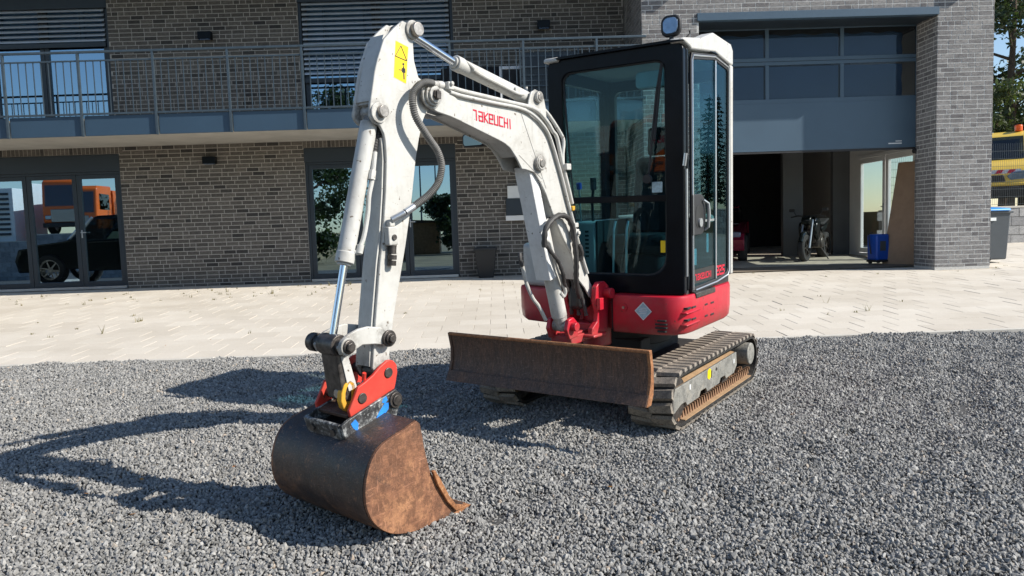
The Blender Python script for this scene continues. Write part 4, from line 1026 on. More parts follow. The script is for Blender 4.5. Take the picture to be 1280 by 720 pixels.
# swing bracket
m = MB()
ear = [(-.17, .615), (-.05, .615), (-.06, .66), (-.12, .70), (-.13, .76), (-.10, .84), (-.115, .935), (-.15, .965), (-.22, .965), (-.27, .93), (-.285, .86), (-.26, .74), (-.25, .62)]
ear = [(x + .02, z) for x, z in ear]
bracket = None
for s in (1, -1):
    q = MB(); q.prism(ear, s * .098, s * .135); o = bp(q, 'swing_bracket' if bracket is None else 'bracket_ear', 'red', bracket, .006)
    if bracket is None: bracket = o
q = MB(); q.box(-.30, -.12, -.097, .097, .60, .68); q.cyl((-.30, 0, .50), (-.30, 0, .80), .10, 20); q.box(-.16, .0, -.13, .17, .60, .622); bp(q, 'bracket_base', 'red', bracket, .008)
q = MB(); q.cyl((-.20, -.15, .885), (-.20, .195, .885), .036, 20); bp(q, 'pivot_pin', 'red', bracket, .004)
q = MB(); q.box(-.14, -.09, .136, .165, .78, .86); bp(q, 'bracket_lug', 'red', bracket, .004, smooth=False)
for s in (1, -1):
    q = MB(); q.prism([(.06, .62), (.16, .61), (.19, .68), (.165, .745), (.11, .755), (.07, .72)], s * .058, s * .088); bp(q, 'cylinder_ear', 'red', bracket, .006)
q = MB(); q.cyl((.125, -.10, .695), (.125, .125, .695), .03, 16); bp(q, 'cylinder_pin', 'red', bracket, .003)
q = MB(); q.box(-.25, .12, -.05, .05, .56, .64); q.box(-.02, .14, -.085, .085, .57, .63); bp(q, 'bracket_tongue', 'red', bracket, .008)
# boom
BO = [(1.335, 2.154), (1.261, 2.132), (1.172, 2.118), (1.085, 2.105), (.949, 2.098), (.799, 2.088), (.625, 2.075), (.52, 2.05), (.423, 2.006), (.334, 1.944), (.277, 1.863), (.237, 1.784), (.206, 1.709), (.158, 1.608), (.125, 1.531), (.086, 1.395), (.036, 1.266), (-.025, 1.134), (-.11, .964), (-.160, .905), (-.175, .86), (-.14, .845), (-.10, .865), (-.046, .932), (.019, .988), (.063, 1.046), (.071, 1.084), (.104, 1.186), (.181, 1.27), (.247, 1.371), (.303, 1.459), (.361, 1.567), (.412, 1.635), (.473, 1.698), (.559, 1.716), (.593, 1.718), (.64, 1.781), (.70, 1.84), (.746, 1.863), (.806, 1.882), (1.102, 1.965), (1.209, 1.991), (1.298, 2.006), (1.372, 2.03), (1.405, 2.067), (1.390, 2.124)]
iL = BO
q = MB()
# side plates and the closing plates between them
for s in (1, -1): q.prism(BO, s * .063, s * .076)
boom = bp(q, 'boom', 'white', None, .004)
def closing(path, th, name, w=.0625):
    q = MB(); q.strip(path, th, -w, w); return bp(q, name, 'white', boom)
closing([p for p in BO[2:19]][::1], -.012, 'boom_top_plate')
closing([(.02, .995), (.069, 1.084), (.104, 1.186), (.181, 1.27), (.247, 1.371), (.303, 1.459), (.361, 1.567), (.40, 1.62)], .012, 'boom_inner_plate')
closing([(.62, 1.79), (.70, 1.848), (.746, 1.871), (.806, 1.89), (1.102, 1.973), (1.18, 1.995)], .010, 'boom_lower_plate')
q = MB(); q.prism([(1.30, 2.14), (1.16, 2.09), (1.09, 2.045), (1.085, 2.01), (1.115, 1.965), (1.209, 1.988), (1.298, 2.003), (1.372, 2.028), (1.405, 2.067), (1.39, 2.124), (1.335, 2.154)], .0762, .088); bp(q, 'boom_nose_plate', 'white', boom, .004)
q = MB(); q.prism([(1.30, 2.14), (1.16, 2.09), (1.09, 2.045), (1.085, 2.01), (1.209, 1.988), (1.298, 2.003), (1.372, 2.028), (1.405, 2.067), (1.39, 2.124), (1.335, 2.154)], -.088, -.0762); bp(q, 'boom_nose_plate', 'white', boom, .004)
q = MB()
for r, y0, y1 in ((.068, .0882, .100), (.055, .1002, .116), (.043, .1162, .13)): q.cyl((1.345, y0, 2.083), (1.345, y1, 2.083), r, 24)
q.cyl((1.345, -.12, 2.083), (1.345, -.0882, 2.083), .06, 20); bp(q, 'boom_nose_washer', 'white', boom, .003)
q = MB(); q.cyl((1.345, .1302, 2.083), (1.345, .142, 2.083), .028, 6); q.box(1.33, 1.36, .142, .15, 2.06, 2.10); bp(q, 'boom_nose_pin', 'greasy', boom, .002)
for x0, z0, x1, z1 in ((.60, 2.07, .36, 1.60), (.62, 1.80, .40, 1.66)):
    q = MB(); q.tube([(x0, .0765, z0), (x1, .0765, z1)], .0022, 5); bp(q, 'weld_seam', 'white', boom)
q = MB(); q.cyl((.43, -.10, 1.755), (.43, .100, 1.755), .047, 24); q.cyl((.43, .1002, 1.755), (.43, .105, 1.755), .040, 20); bp(q, 'cylinder_boss', 'white', boom, .004)
q = MB(); q.cyl((.43, .1052, 1.755), (.43, .112, 1.755), .026, 20); bp(q, 'boss_pin', 'steel', boom, .002)
lt = lettering(['1T', 'a', 'K', 'e', 'U', 'C', 'H', 'I'], (1.006, .0766, 1.985), (-1, 0, -.108), (0.02, 0, 1), .0345, .050, .27, .235, .0012); bp(lt, 'boom_lettering', 'labelred', boom, smooth=False)
# dipper cylinder ears on the boom back
for s in (1, -1):
    q = MB(); q.prism([(.51, 2.06), (.488, 2.13), (.462, 2.182), (.422, 2.20), (.366, 2.186), (.335, 2.145), (.32, 2.09), (.31, 1.95), (.40, 1.99)], s * .050, s * .0625); bp(q, 'cylinder_lug', 'white', boom, .004)
q = MB(); q.cyl((.405, -.085, 2.155), (.405, .085, 2.155), .034, 20); bp(q, 'lug_pin', 'white', boom, .004)
q = MB(); q.cyl((.405, .0852, 2.155), (.405, .09, 2.155), .024, 20); bp(q, 'lug_pin_end', 'steel', boom, .002)
# steel pipes along the boom
def pipe(pts, r, mat='white', name='hydraulic_pipe', parent=None, k=4): 
    q = MB(); q.tube(spline(pts, k), r, 10); return bp(q, name, mat, parent or boom)
pipe([(1.30, .062, 2.152), (1.204, .062, 2.150), (1.093, .062, 2.134), (.931, .062, 2.122), (.65, .062, 2.102), (.483, .068, 2.088), (.405, .074, 2.062), (.326, .078, 2.005), (.277, .078, 1.955), (.236, .08, 1.915), (.19, .08, 1.77), (.13, .082, 1.61), (.09, .082, 1.50)], .0125)
pipe([(1.20, .088, 2.112), (1.095, .088, 2.100), (.83, .088, 2.083), (.643, .088, 2.074), (.522, .089, 2.052), (.422, .09, 2.005), (.343, .09, 1.94), (.289, .09, 1.85), (.25, .09, 1.765), (.20, .09, 1.65), (.15, .09, 1.52), (.10, .09, 1.40), (.05, .09, 1.27), (-.01, .09, 1.13), (-.06, .09, 1.03)], .0105)
pipe([(.31, .03, 2.10), (.25, .04, 2.05), (.16, .05, 1.955), (.13, .055, 1.90), (.15, .06, 1.82), (.165, .07, 1.74)], .0115, k=3)
pipe([(1.20, -.05, 2.15), (.931, -.05, 2.12), (.65, -.05, 2.10), (.45, -.05, 2.06), (.30, -.055, 1.96), (.20, -.06, 1.80)], .0125)
q = MB(); q.box(.255, .30, .0765, .115, 1.84, 1.875) if False else q.box(.135, .185, .06, .115, 1.715, 1.755); q.box(1.185, 1.225, .05, .105, 2.125, 2.165); q.cyl((1.205, .10, 2.155), (1.205, .118, 2.155), .012, 8); bp(q, 'pipe_clamp', 'white', boom, .004)
q = MB(); q.box(.02, .06, .078, .11, 1.47, 1.50) if False else q.box(.095, .125, .075, .11, 1.455, 1.485); bp(q, 'pipe_clamp', 'yellow', boom, .004)
# dipper
DI = [(1.495, 2.436), (1.475, 2.431), (1.435, 2.416), (1.423, 2.386), (1.432, 2.346), (1.43, 2.251), (1.405, 2.171), (1.36, 2.150), (1.29, 2.13), (1.278, 2.085), (1.30, 2.04), (1.36, 2.00), (1.385, 1.96), (1.421, 1.862), (1.45, 1.761), (1.499, 1.518), (1.551, 1.318), (1.60, 1.151), (1.655, .963), (1.694, .786), (1.692, .716), (1.723, .673), (1.779, .685), (1.806, .739), (1.787, .863), (1.769, .979), (1.722, 1.251), (1.696, 1.367), (1.662, 1.601), (1.646, 1.757), (1.648, 1.842), (1.656, 1.88), (1.678, 1.915), (1.713, 1.926), (1.736, 1.955), (1.736, 1.993), (1.721, 2.058), (1.692, 2.173), (1.67, 2.232), (1.623, 2.331), (1.551, 2.395)]
q = MB()
for y0, y1 in ((.050, .068), (-.066, -.048)): q.prism(DI, y0, y1)
dip = bp(q, 'dipper_arm', 'white', None, .004)
q = MB(); q.strip([(1.80, .745), (1.787, .863), (1.769, .979), (1.722, 1.251), (1.696, 1.367), (1.662, 1.601), (1.646, 1.757), (1.648, 1.842), (1.65, 1.86)], -.012, -.0478, .0498); bp(q, 'front_plate', 'white', dip)
q = MB(); q.strip([(1.70, .70), (1.696, .786), (1.657, .963), (1.602, 1.151), (1.553, 1.318), (1.501, 1.518), (1.452, 1.761), (1.423, 1.862)], -.012, -.0478, .0498); bp(q, 'rear_plate', 'white', dip)
q = MB(); q.strip([(1.600, 2.352), (1.630, 2.29), (1.662, 2.215), (1.686, 2.13), (1.704, 2.06), (1.710, 2.03)], .010, -.0478, .0498); bp(q, 'yoke_plate', 'white', dip)
q = MB(); q.strip([(1.710, 2.03), (1.64, 2.0), (1.60, 2.02)], .012, -.0478, .0498); bp(q, 'yoke_closing', 'white', dip)
q = MB(); q.strip([(1.600, 2.352), (1.51, 2.32), (1.46, 2.25), (1.43, 2.17)], .010, -.0478, .0498); bp(q, 'yoke_back', 'white', dip)
q = MB(); q.cyl((1.435, .0685, 2.40), (1.435, .080, 2.40), .047, 24); q.cyl((1.435, -.08, 2.40), (1.435, -.0665, 2.40), .045, 20); bp(q, 'yoke_boss', 'white', dip, .003)
q = MB(); q.cyl((1.425, .0802, 2.40), (1.425, .108, 2.40), .036, 24); bp(q, 'yoke_pin', 'steel', dip, .004)
q = MB(); q.cyl((1.445, -.047, 2.398), (1.445, .049, 2.398), .040, 20); bp(q, 'rod_eye', 'greasy', dip)
q = MB(); q.cyl((1.685, .0685, 1.975), (1.685, .078, 1.975), .050, 24); q.cyl((1.685, -.076, 1.975), (1.685, -.0665, 1.975), .048, 20); bp(q, 'cylinder_boss', 'white', dip, .003)
q = MB(); q.cyl((1.672, .0782, 1.982), (1.672, .10, 1.982), .030, 20); bp(q, 'boss_pin', 'steel', dip, .003)
q = MB(); q.prism([(1.55, 2.333), (1.468, 2.312), (1.494, 2.131), (1.574, 2.155)], .0682, .0692); bp(q, 'warning_label', 'labelyellow', dip, smooth=False)
q = MB(); tri = [Vector((1.518, .0695, 2.312)), Vector((1.482, .0695, 2.243)), Vector((1.558, .0695, 2.258))]
for a, b in zip(tri, tri[1:] + tri[:1]): q.tube([a, b], .0022, 4)
q.box(1.503, 1.511, .0692, .0699, 2.15, 2.215); q.box(1.495, 1.52, .0692, .0699, 2.183, 2.205); q.cyl((1.507, .0692, 2.224), (1.507, .0699, 2.224), .007, 8); q.box(1.517, 1.54, .0692, .0699, 2.192, 2.196); bp(q, 'label_pictogram', 'labelblack', dip, smooth=False)
# quick coupler block with hose on the dipper side
q = MB(); q.box(1.632, 1.690, .069, .105, 1.333, 1.425); q.box(1.64, 1.675, .069, .10, 1.425, 1.45); bp(q, 'hose_block', 'white', dip, .005)
q = MB(); q.cyl((1.657, .105, 1.372), (1.657, .112, 1.372), .015, 10); q.cyl((1.655, .088, 1.333), (1.66, .088, 1.29), .020, 12); q.cyl((1.66, .088, 1.285), (1.663, .088, 1.262), .023, 12); q.cyl((1.663, .088, 1.258), (1.666, .088, 1.232), .021, 12); bp(q, 'hose_coupling', 'greasy', dip, .002)
q = MB(); q.cyl((1.66, .095, 1.458), (1.60, .13, 1.492), .0165, 12); q.cyl((1.60, .13, 1.492), (1.548, .142, 1.52), .019, 12); bp(q, 'hose_ferrule', 'silver', dip, .002)
def ringhose(pts, r, mat, name, parent, pitch=.010):
    P = spline(pts, 8); q = MB(); Ls = [0]
    for a, b in zip(P[:-1], P[1:]): Ls.append(Ls[-1] + (b - a).length)
    n = int(Ls[-1] / (pitch / 2)); out = []; rs = []; j = 0
    for i in range(n + 1):
        s = Ls[-1] * i / n
        while j < len(Ls) - 2 and Ls[j + 1] < s: j += 1
        t = (s - Ls[j]) / max(1e-9, Ls[j + 1] - Ls[j]); out.append(P[j].lerp(P[j + 1], t)); rs.append(r * (1.08 if i % 2 else .86))
    q.tube(out, rs, 10); return bp(q, name, mat, parent)
ringhose([(1.35, .115, 2.140), (1.40, .118, 2.140), (1.44, .12, 2.128), (1.474, .125, 2.109), (1.509, .13, 2.070), (1.523, .14, 2.02), (1.511, .145, 1.959), (1.471, .15, 1.902), (1.424, .15, 1.849), (1.376, .15, 1.798), (1.351, .15, 1.738), (1.357, .15, 1.685), (1.386, .15, 1.628), (1.447, .148, 1.576), (1.51, .145, 1.541), (1.55, .142, 1.52)], .0185, 'hosegrey', 'arm_hose', dip)
q = MB(); q.cyl((1.355, .113, 2.140), (1.30, .09, 2.142), .017, 12); q.cyl((1.30, .09, 2.142), (1.24, .07, 2.148), .020, 12); bp(q, 'hose_ferrule', 'white', boom, .002)
ringhose([(1.63, .02, 1.93), (1.65, .02, 1.88), (1.676, .025, 1.83), (1.69, .03, 1.79)], .014, 'hose', 'cylinder_hose', dip, .014)
# dipper cylinder
def cylinder(rod_end, gland, base, rr, rb, name, mat='white'):
    a, g, b = Vector(rod_end), Vector(gland), Vector(base); d = (b - g).normalized()
    q = MB(); q.cyl(g, b, rb, 24); q.cyl(g - d * .0, g + d * .055, rb * 1.08, 24); q.cyl(g - d * .012, g, rb * .8, 20); cy = bp(q, name, mat, None, .004)
    q = MB(); q.cyl(a, g - d * .0, rr, 20); bp(q, 'rod', 'chrome', cy); return cy
dc = cylinder((1.42, 0, 2.41), (1.062, 0, 2.292), (.44, 0, 2.155), .0205, .040, 'dipper_cylinder')
pipe([(.99, .035, 2.295), (.95, .046, 2.262), (.86, .046, 2.225), (.60, .046, 2.168), (.54, .04, 2.15)], .008, parent=None) if False else None
q = MB(); q.tube(spline([(1.0, .03, 2.30), (.965, .045, 2.272), (.92, .048, 2.243), (.70, .046, 2.192), (.58, .046, 2.165), (.52, .046, 2.162)], 4), .0085, 8); bp(q, 'feed_pipe', 'white', dc)
q = MB(); q.box(.555, .60, .03, .052, 2.165, 2.20); q.box(.93, .965, .035, .055, 2.25, 2.275); bp(q, 'pipe_clip', 'white', dc, .004)
# bucket cylinder
bc = cylinder((1.985, 0, .90), (1.888, 0, 1.262), (1.688, 0, 1.935), .0185, .043, 'bucket_cylinder')
q = MB(); q.cyl((1.668, -.042, 1.978), (1.668, .044, 1.978), .042, 20); q.cyl((1.668, 0, 1.978), (1.69, 0, 1.92), .035, 18); bp(q, 'cylinder_eye', 'white', bc, .004)
q = MB(); q.tube(spline([(1.69, .035, 1.79), (1.705, .04, 1.735), (1.725, .046, 1.66), (1.755, .05, 1.578), (1.77, .05, 1.488), (1.80, .05, 1.385), (1.825, .048, 1.335)], 5), .0115, 10); q.cyl((1.718, .042, 1.70), (1.732, .046, 1.655), .018, 8); q.cyl((1.822, .05, 1.345), (1.835, .05, 1.305), .017, 12); q.cyl((1.85, .03, 1.31), (1.825, .055, 1.31), .014, 10); bp(q, 'feed_pipe', 'white', bc)
# boom cylinder and its guard
md_ = cylinder((.43, 0, 1.755), (.335, 0, 1.405), (.150, 0, .76), .022, .052, 'boom_cylinder')
q = MB(); q.cyl((.125, -.056, .695), (.125, .056, .695), .04, 18); q.cyl((.125, 0, .695), (.152, 0, .775), .04, 16, .050); bp(q, 'cylinder_eye', 'white', md_, .004)
A = Vector((.53, 0, 1.735)); B = Vector((.262, 0, 1.0)); d = (B - A).normalized(); nx = Vector((-d.z, 0, d.x)); nx = nx if nx.x > 0 else -nx
q = MB()
for (y0, y1, t0, t1) in ((-.058, .058, .048, .056), (-.058, -.050, -.02, .048), (.050, .058, -.02, .048)):
    A2 = Vector((.455, 0, 1.745)); B2 = Vector((.262, 0, 1.03))
    d2 = (B2 - A2).normalized(); n2 = Vector((-d2.z, 0, d2.x)); n2 = n2 if n2.x > 0 else -n2
    c = []
    for P0 in (A2, B2):
        for t in (t0, t1): c.append(P0 + n2 * t)
    q.add([(v.x, y, v.z) for y in (y0, y1) for v in c], [(0, 1, 3, 2), (4, 6, 7, 5), (0, 4, 5, 1), (2, 3, 7, 6), (0, 2, 6, 4), (1, 5, 7, 3)])
bp(q, 'rod_guard', 'grey_guard', md_, .004, smooth=False)
q = MB(); 
q.cyl((.478, .0, 1.69), (.485, .0, 1.688), .022, 12); bp(q, 'guard_bolt', 'greasy', md_)
# hoses at the boom foot
ringhose([(.425, .10, 1.24), (.43, .105, 1.29), (.422, .11, 1.349), (.37, .115, 1.401), (.284, .115, 1.430), (.197, .115, 1.417), (.146, .112, 1.366), (.121, .11, 1.313), (.11, .11, 1.24), (.09, .105, 1.13), (.06, .08, 1.0), (.02, .06, .93), (-.05, .03, .86)], .0185, 'hose', 'boom_hose', boom, .05)
ringhose([(.425, .10, 1.27), (.40, .105, 1.24), (.379, .11, 1.212), (.297, .11, 1.14), (.24, .105, 1.048), (.2, .08, .99), (.12, .05, .93)], .014, 'hose', 'boom_hose', boom, .05)
q = MB(); q.box(.075, .115, .076, .125, 1.285, 1.335); q.cyl((.095, .125, 1.31), (.095, .14, 1.31), .014, 8); q.box(.06, .10, .076, .11, 1.345, 1.375); bp(q, 'hose_clamp', 'white', boom, .004)
ringhose([(.05, .10, 1.23), (.03, .105, 1.19), (.02, .10, 1.15), (.03, .09, 1.12)], .016, 'hose', 'boom_hose', boom, .04)
pipe([(.36, .062, 1.28), (.33, .07, 1.26), (.315, .075, 1.21), (.26, .075, 1.10), (.20, .07, .99), (.16, .06, .93), (.17, .05, .90), (.20, .05, .93)], .0125)
pipe([(.445, -.065, 1.12), (.40, -.07, 1.0), (.34, -.07, .90), (.28, -.07, .84), (.22, -.06, .74)], .0125)
ringhose([(.45, -.06, 1.12), (.47, -.06, 1.16), (.46, -.07, 1.20)], .014, 'hose', 'boom_hose', boom, .04)
q = MB(); q.box(-.17, -.02, -.05, .05, .78, .96); bp(q, 'dark_void_block', 'labelblack', boom, .03)  # black block stands in for the shadowy void behind the hoses
for k, y in enumerate((-.03, .0, .03)): ringhose([(.02 - .02 * k, y, 1.02), (-.02, y * 1.4, .95), (-.05, y * 1.6, .86), (-.08, y * 2, .74)], .014, 'hose', 'boom_hose', boom, .05)

# ---------------- linkage, hitch and bucket
LK = [(2.028, .881), (1.997, .917), (1.964, .934), (1.901, .951), (1.842, .954), (1.763, .938), (1.703, .905), (1.685, .875), (1.70, .845), (1.738, .846), (1.808, .862), (1.882, .871), (1.932, .852), (1.975, .837), (2.012, .844)]
lk = None
for y0, y1 in ((.078, .098), (-.098, -.078)):
    q = MB(); q.prism(LK, y0, y1); o = bp(q, 'side_link' , 'white', lk, .005)
    if lk is None: lk = o
q = MB(); q.cyl((1.723, -.115, .878), (1.723, .125, .878), .030, 20); q.cyl((1.723, .126, .878), (1.723, .138, .878), .022, 6); q.cyl((1.723, .098, .878), (1.723, .112, .878), .042, 20); bp(q, 'link_pin', 'greasy', lk, .003)
q = MB(); q.cyl((1.988, -.15, .882), (1.988, .135, .882), .034, 20); q.cyl((1.988, -.06, .882), (1.988, .06, .882), .052, 20); q.cyl((1.988, -.155, .882), (1.988, -.11, .882), .046, 20); q.cyl((1.988, .136, .882), (1.988, .15, .882), .026, 6); bp(q, 'link_pin', 'greasy', lk, .005)
q = MB(); q.cyl((1.988, .099, .882), (1.988, .125, .882), .043, 22); bp(q, 'link_washer', 'whitegrease', lk, .003)
hl = None
q = MB(); q.prism([(2.015, .86), (1.957, .86), (1.900, .66), (1.905, .625), (1.945, .60), (1.985, .62), (1.992, .66)], -.06, .06); hl = bp(q, 'tipping_link', 'greasy', None, .008, smooth=False); hl['label'] = 'black greasy link with a white inner face'
q = MB(); q.prism([(1.950, .83), (1.957, .855), (1.905, .66), (1.893, .665)], .055, .0625) if False else q.prism([(1.990, .83), (1.95, .835), (1.905, .665), (1.955, .655)], .0602, .066); bp(q, 'link_face', 'white', hl, .002, smooth=False)
q = MB(); q.box(1.955, 1.985, -.02, .06, .625, .665); q.cyl((1.985, .02, .645), (1.996, .02, .645), .022, 12); bp(q, 'grease_point', 'steel', hl, .003)
q = MB(); q.cyl((1.741, -.085, .709), (1.741, .085, .709), .045, 20); bp(q, 'dipper_foot', 'greasy', dip, .004)
QN = [(1.745, .770), (1.723, .770), (1.703, .762), (1.683, .738), (1.680, .701), (1.695, .647), (1.704, .622), (1.718, .611), (1.985, .540), (1.992, .575), (1.964, .618), (1.941, .657), (1.931, .676), (1.891, .690), (1.835, .716), (1.792, .747)]
qh = None
for y0, y1 in ((.088, .106), (-.165, -.147)):
    q = MB(); q.prism(QN, y0, y1); o = bp(q, 'quick_hitch', 'red_hitch', qh, .004)
    if qh is None: qh = o
q = MB(); q.add([(1.99, -.146, .548), (1.99, .087, .548), (1.70, .087, .62), (1.70, -.146, .62), (1.985, -.146, .530), (1.985, .087, .530), (1.695, .087, .602), (1.695, -.146, .602)], [(0, 1, 2, 3), (7, 6, 5, 4), (0, 4, 5, 1), (1, 5, 6, 2), (2, 6, 7, 3), (3, 7, 4, 0)]); bp(q, 'hitch_base', 'rust_blade', qh, .003, smooth=False)
for x, z in ((1.741, .709), (1.911, .618)):
    q = MB(); q.cyl((x, -.17, z), (x, .112, z), .026, 20); bp(q, 'hitch_pin', 'greasy', qh, .003)
q = MB(); hk = [(1.945, .712), (1.978, .692), (1.998, .655), (2.004, .618), (1.994, .580), (1.972, .560), (1.942, .555), (1.922, .59), (1.912, .64), (1.918, .69)]
hi_ = [(1.948, .688), (1.964, .675), (1.974, .652), (1.977, .625), (1.972, .605), (1.960, .595), (1.948, .60), (1.940, .622), (1.937, .65), (1.94, .676)]
q.ring(hk, hi_, .030, .066); bp(q, 'lock_hook', 'yellow', qh, .005)
q = MB(); q.tube([(1.88, .087, .70), (1.885, .10, .735)], .010, 8); bp(q, 'lock_tab', 'red_hitch', qh)
# bucket (side plates, shell, lip)
BK = [(1.811, .525), (1.792, .506), (1.780, .449), (1.773, .396), (1.761, .338), (1.739, .256), (1.700, .192), (1.645, .093), (1.593, .026), (1.513, .006), (1.572, -.004), (1.740, -.004), (1.858, .002), (1.969, .030), (2.038, .070), (2.095, .128), (2.127, .196), (2.135, .265), (2.123, .341), (2.089, .413), (2.035, .462), (1.963, .486), (1.888, .502)]
shell = [(1.500, .002), (1.572, -.006), (1.740, -.006), (1.858, .000), (1.969, .028), (2.038, .068), (2.095, .126), (2.129, .196), (2.137, .265), (2.125, .341), (2.091, .413), (2.037, .464), (1.963, .488), (1.888, .504), (1.806, .527)]
ss = [tuple(v) for v in spline([(x, 0, z) for x, z in shell], 4)]
q = MB(); q.strip([(v[0], v[2]) for v in ss], .016, -.338, .352); buck = bp(q, 'bucket', 'rust_shell')
def smooth_poly(P, k=3):
    Q = spline([(x, 0, z) for x, z in P + [P[0]]], k); return [(v.x, v.z) for v in Q[:-1]]
BK = BK[:9] + [(v.x, v.z) for v in spline([(x, 0, z) for x, z in BK[9:]], 4)]
q = MB(); q.prism(BK, .353, .370); bp(q, 'bucket_side', 'rust_side', buck, .003, smooth=False)
q = MB(); q.prism(BK, -.356, -.339); bp(q, 'bucket_side', 'rust_side', buck, .003, smooth=False)
for y0, y1 in ((.3705, .388), (-.374, -.3565)):
    q = MB(); q.prism([(1.738, .260), (1.722, .262), (1.69, .21), (1.633, .105), (1.588, .045), (1.545, .03), (1.53, .012), (1.59, .012), (1.648, .08), (1.706, .18)], y0, y1); bp(q, 'side_cutter', 'rust_edge', buck, .003, smooth=False)
q = MB(); q.prism([(1.470, .002), (1.51, -.012), (1.62, -.016), (1.62, -.002), (1.50, .012)], -.36, .374); bp(q, 'cutting_edge', 'rust_edge', buck, .002, smooth=False)
HG = [(2.067, .524), (2.02, .545), (1.759, .618), (1.727, .628), (1.697, .600), (1.696, .566), (1.715, .52), (1.735, .48), (1.867, .45), (2.025, .432), (2.045, .440)]
for y0, y1 in ((.120, .138), (-.156, -.138)):
    q = MB(); q.prism(HG, y0, y1); bp(q, 'hanger_plate', 'hanger', buck, .004)
q = MB(); q.add([(2.072, -.137, .524), (2.072, .119, .524), (2.05, .119, .436), (2.05, -.137, .436), (2.056, -.137, .53), (2.056, .119, .53), (2.034, .119, .436), (2.034, -.137, .436)], [(0, 1, 2, 3), (7, 6, 5, 4), (0, 4, 5, 1), (1, 5, 6, 2), (2, 6, 7, 3), (3, 7, 4, 0)]); bp(q, 'hanger_crossplate', 'hanger', buck, .003, smooth=False)
for y in (-.09, .07):
    q = MB(); q.cyl((2.05, y, .485), (2.070, y, .482), .018, 8); bp(q, 'crossplate_bolt', 'greasy', buck)
q = MB(); q.cyl((1.735, -.18, .575), (1.735, .15, .575), .040, 22); q.cyl((1.735, .1502, .575), (1.735, .158, .575), .026, 18); bp(q, 'hanger_pin', 'greasy', buck, .003)
for poly in ([(2.012, .522), (1.985, .538), (1.968, .515), (1.972, .480), (1.988, .488), (2.0, .50)], [(1.842, .535), (1.80, .575), (1.775, .57), (1.78, .54), (1.81, .515), (1.858, .487), (1.868, .50)], [(1.81, .598), (1.79, .606), (1.782, .585), (1.80, .572), (1.818, .58)], [(2.035, .465), (2.02, .455), (2.028, .44), (2.042, .448)]):
    q = MB(); q.prism(poly, .1382, .1392); bp(q, 'blue_paint_patch', 'paint_blue', buck, smooth=False)
q = MB(); q.tube([(2.035, .140, .434), (1.94, .140, .448), (1.84, .140, .468), (1.76, .140, .49)], .006, 6); bp(q, 'weld_bead', 'labelblue', buck)

# =================================================================== garage contents
def wheel(parent, x, y, z, r, w, axis='y', rim='alloy', name='wheel', spokes=5):
    e = Vector((0, 1, 0)) if axis == 'y' else Vector((1, 0, 0)); c = Vector((x, y, z))
    m = MB(); prof = [(r * .66, -w / 2), (r * .93, -w / 2), (r, -w * .32), (r, w * .32), (r * .93, w / 2), (r * .66, w / 2)]; n = 28; vs = []; p = Vector((0, 0, 1)); q = e.cross(p)
    for i in range(n):
        a = 2 * pi * i / n
        for rr, t in prof: vs.append(c + (p * cos(a) + q * sin(a)) * rr + e * t)
    k = len(prof); fs = [(i * k + j, i * k + (j + 1) % k, ((i + 1) % n) * k + (j + 1) % k, ((i + 1) % n) * k + j) for i in range(n) for j in range(k)]
    m.add(vs, fs); wh = m.build(name, M['tyre'], parent)
    m = MB()
    m.cyl(c - e * w * .35, c + e * w * .35, r * .16, 14)
    for i in range(n):
        a = 2 * pi * i / n; b = 2 * pi * (i + 1) / n
        A = (p * cos(a) + q * sin(a)); B = (p * cos(b) + q * sin(b))
        m.add([c + A * r * .66 - e * w * .4, c + B * r * .66 - e * w * .4, c + B * r * .66 + e * w * .4, c + A * r * .66 + e * w * .4, c + A * r * .58 - e * w * .4, c + B * r * .58 - e * w * .4, c + B * r * .58 + e * w * .4, c + A * r * .58 + e * w * .4], [(0, 1, 2, 3), (4, 7, 6, 5), (0, 4, 5, 1), (3, 2, 6, 7)])
    for i in range(spokes):
        a = 2 * pi * i / spokes + .3; A = p * cos(a) + q * sin(a); T = e.cross(A) * r * .055
        for s in (-1, 1): m.add([c + A * r * .1 - T + e * s * w * .34, c + A * r * .62 - T * .7 + e * s * w * .38, c + A * r * .62 + T * .7 + e * s * w * .38, c + A * r * .1 + T + e * s * w * .34], [(0, 1, 2, 3)])
    m.build('rim', M[rim], wh); return wh
# motorbike, seen from its front
t = thing('motorcycle', 'black naked motorcycle parked on its stand in the garage', 'motorcycle', BLD @ MT(7.22, 17.10, bz(6.8, 16.2), radians(-130)))
wheel(t, .68, 0, .30, .30, .13, 'y', 'greasy'); wheel(t, -.70, 0, .31, .31, .18, 'y', 'greasy')
m = MB()
for s in (-.1, .1): m.tube([(.68, s, .30), (.55, s, .62), (.44, s, .92)], .025, 10)
m.build('front_fork', M['silver'], t)
m = MB(); m.prism([(.52, .80), (.60, .84), (.62, .92), (.55, .99), (.46, .97)], -.10, .10); m.build('headlight', M['carblack'], t, bevel=.025)
m = MB(); m.tube([(.42, -.38, .98), (.44, -.22, 1.01), (.45, 0, .99), (.44, .22, 1.01), (.42, .38, .98)], .015, 8); m.build('handlebar', M['blackplastic'], t)
for s in (-1, 1):
    m = MB(); m.tube([(.44, s * .25, 1.0), (.43, s * .32, 1.12)], .008, 6); m.prism(rrect(s * .36 - .06, s * .36 + .06, 1.10, 1.17, .02), .40, .43, 'yzx'); m.build('mirror', M['blackplastic'], t)
m = MB(); m.prism([(.40, .80), (.36, .93), (.20, .99), (-.02, .92), (-.10, .82), (.05, .74)], -.14, .14); m.build('fuel_tank', M['carblack'], t, bevel=.05, seg=3)
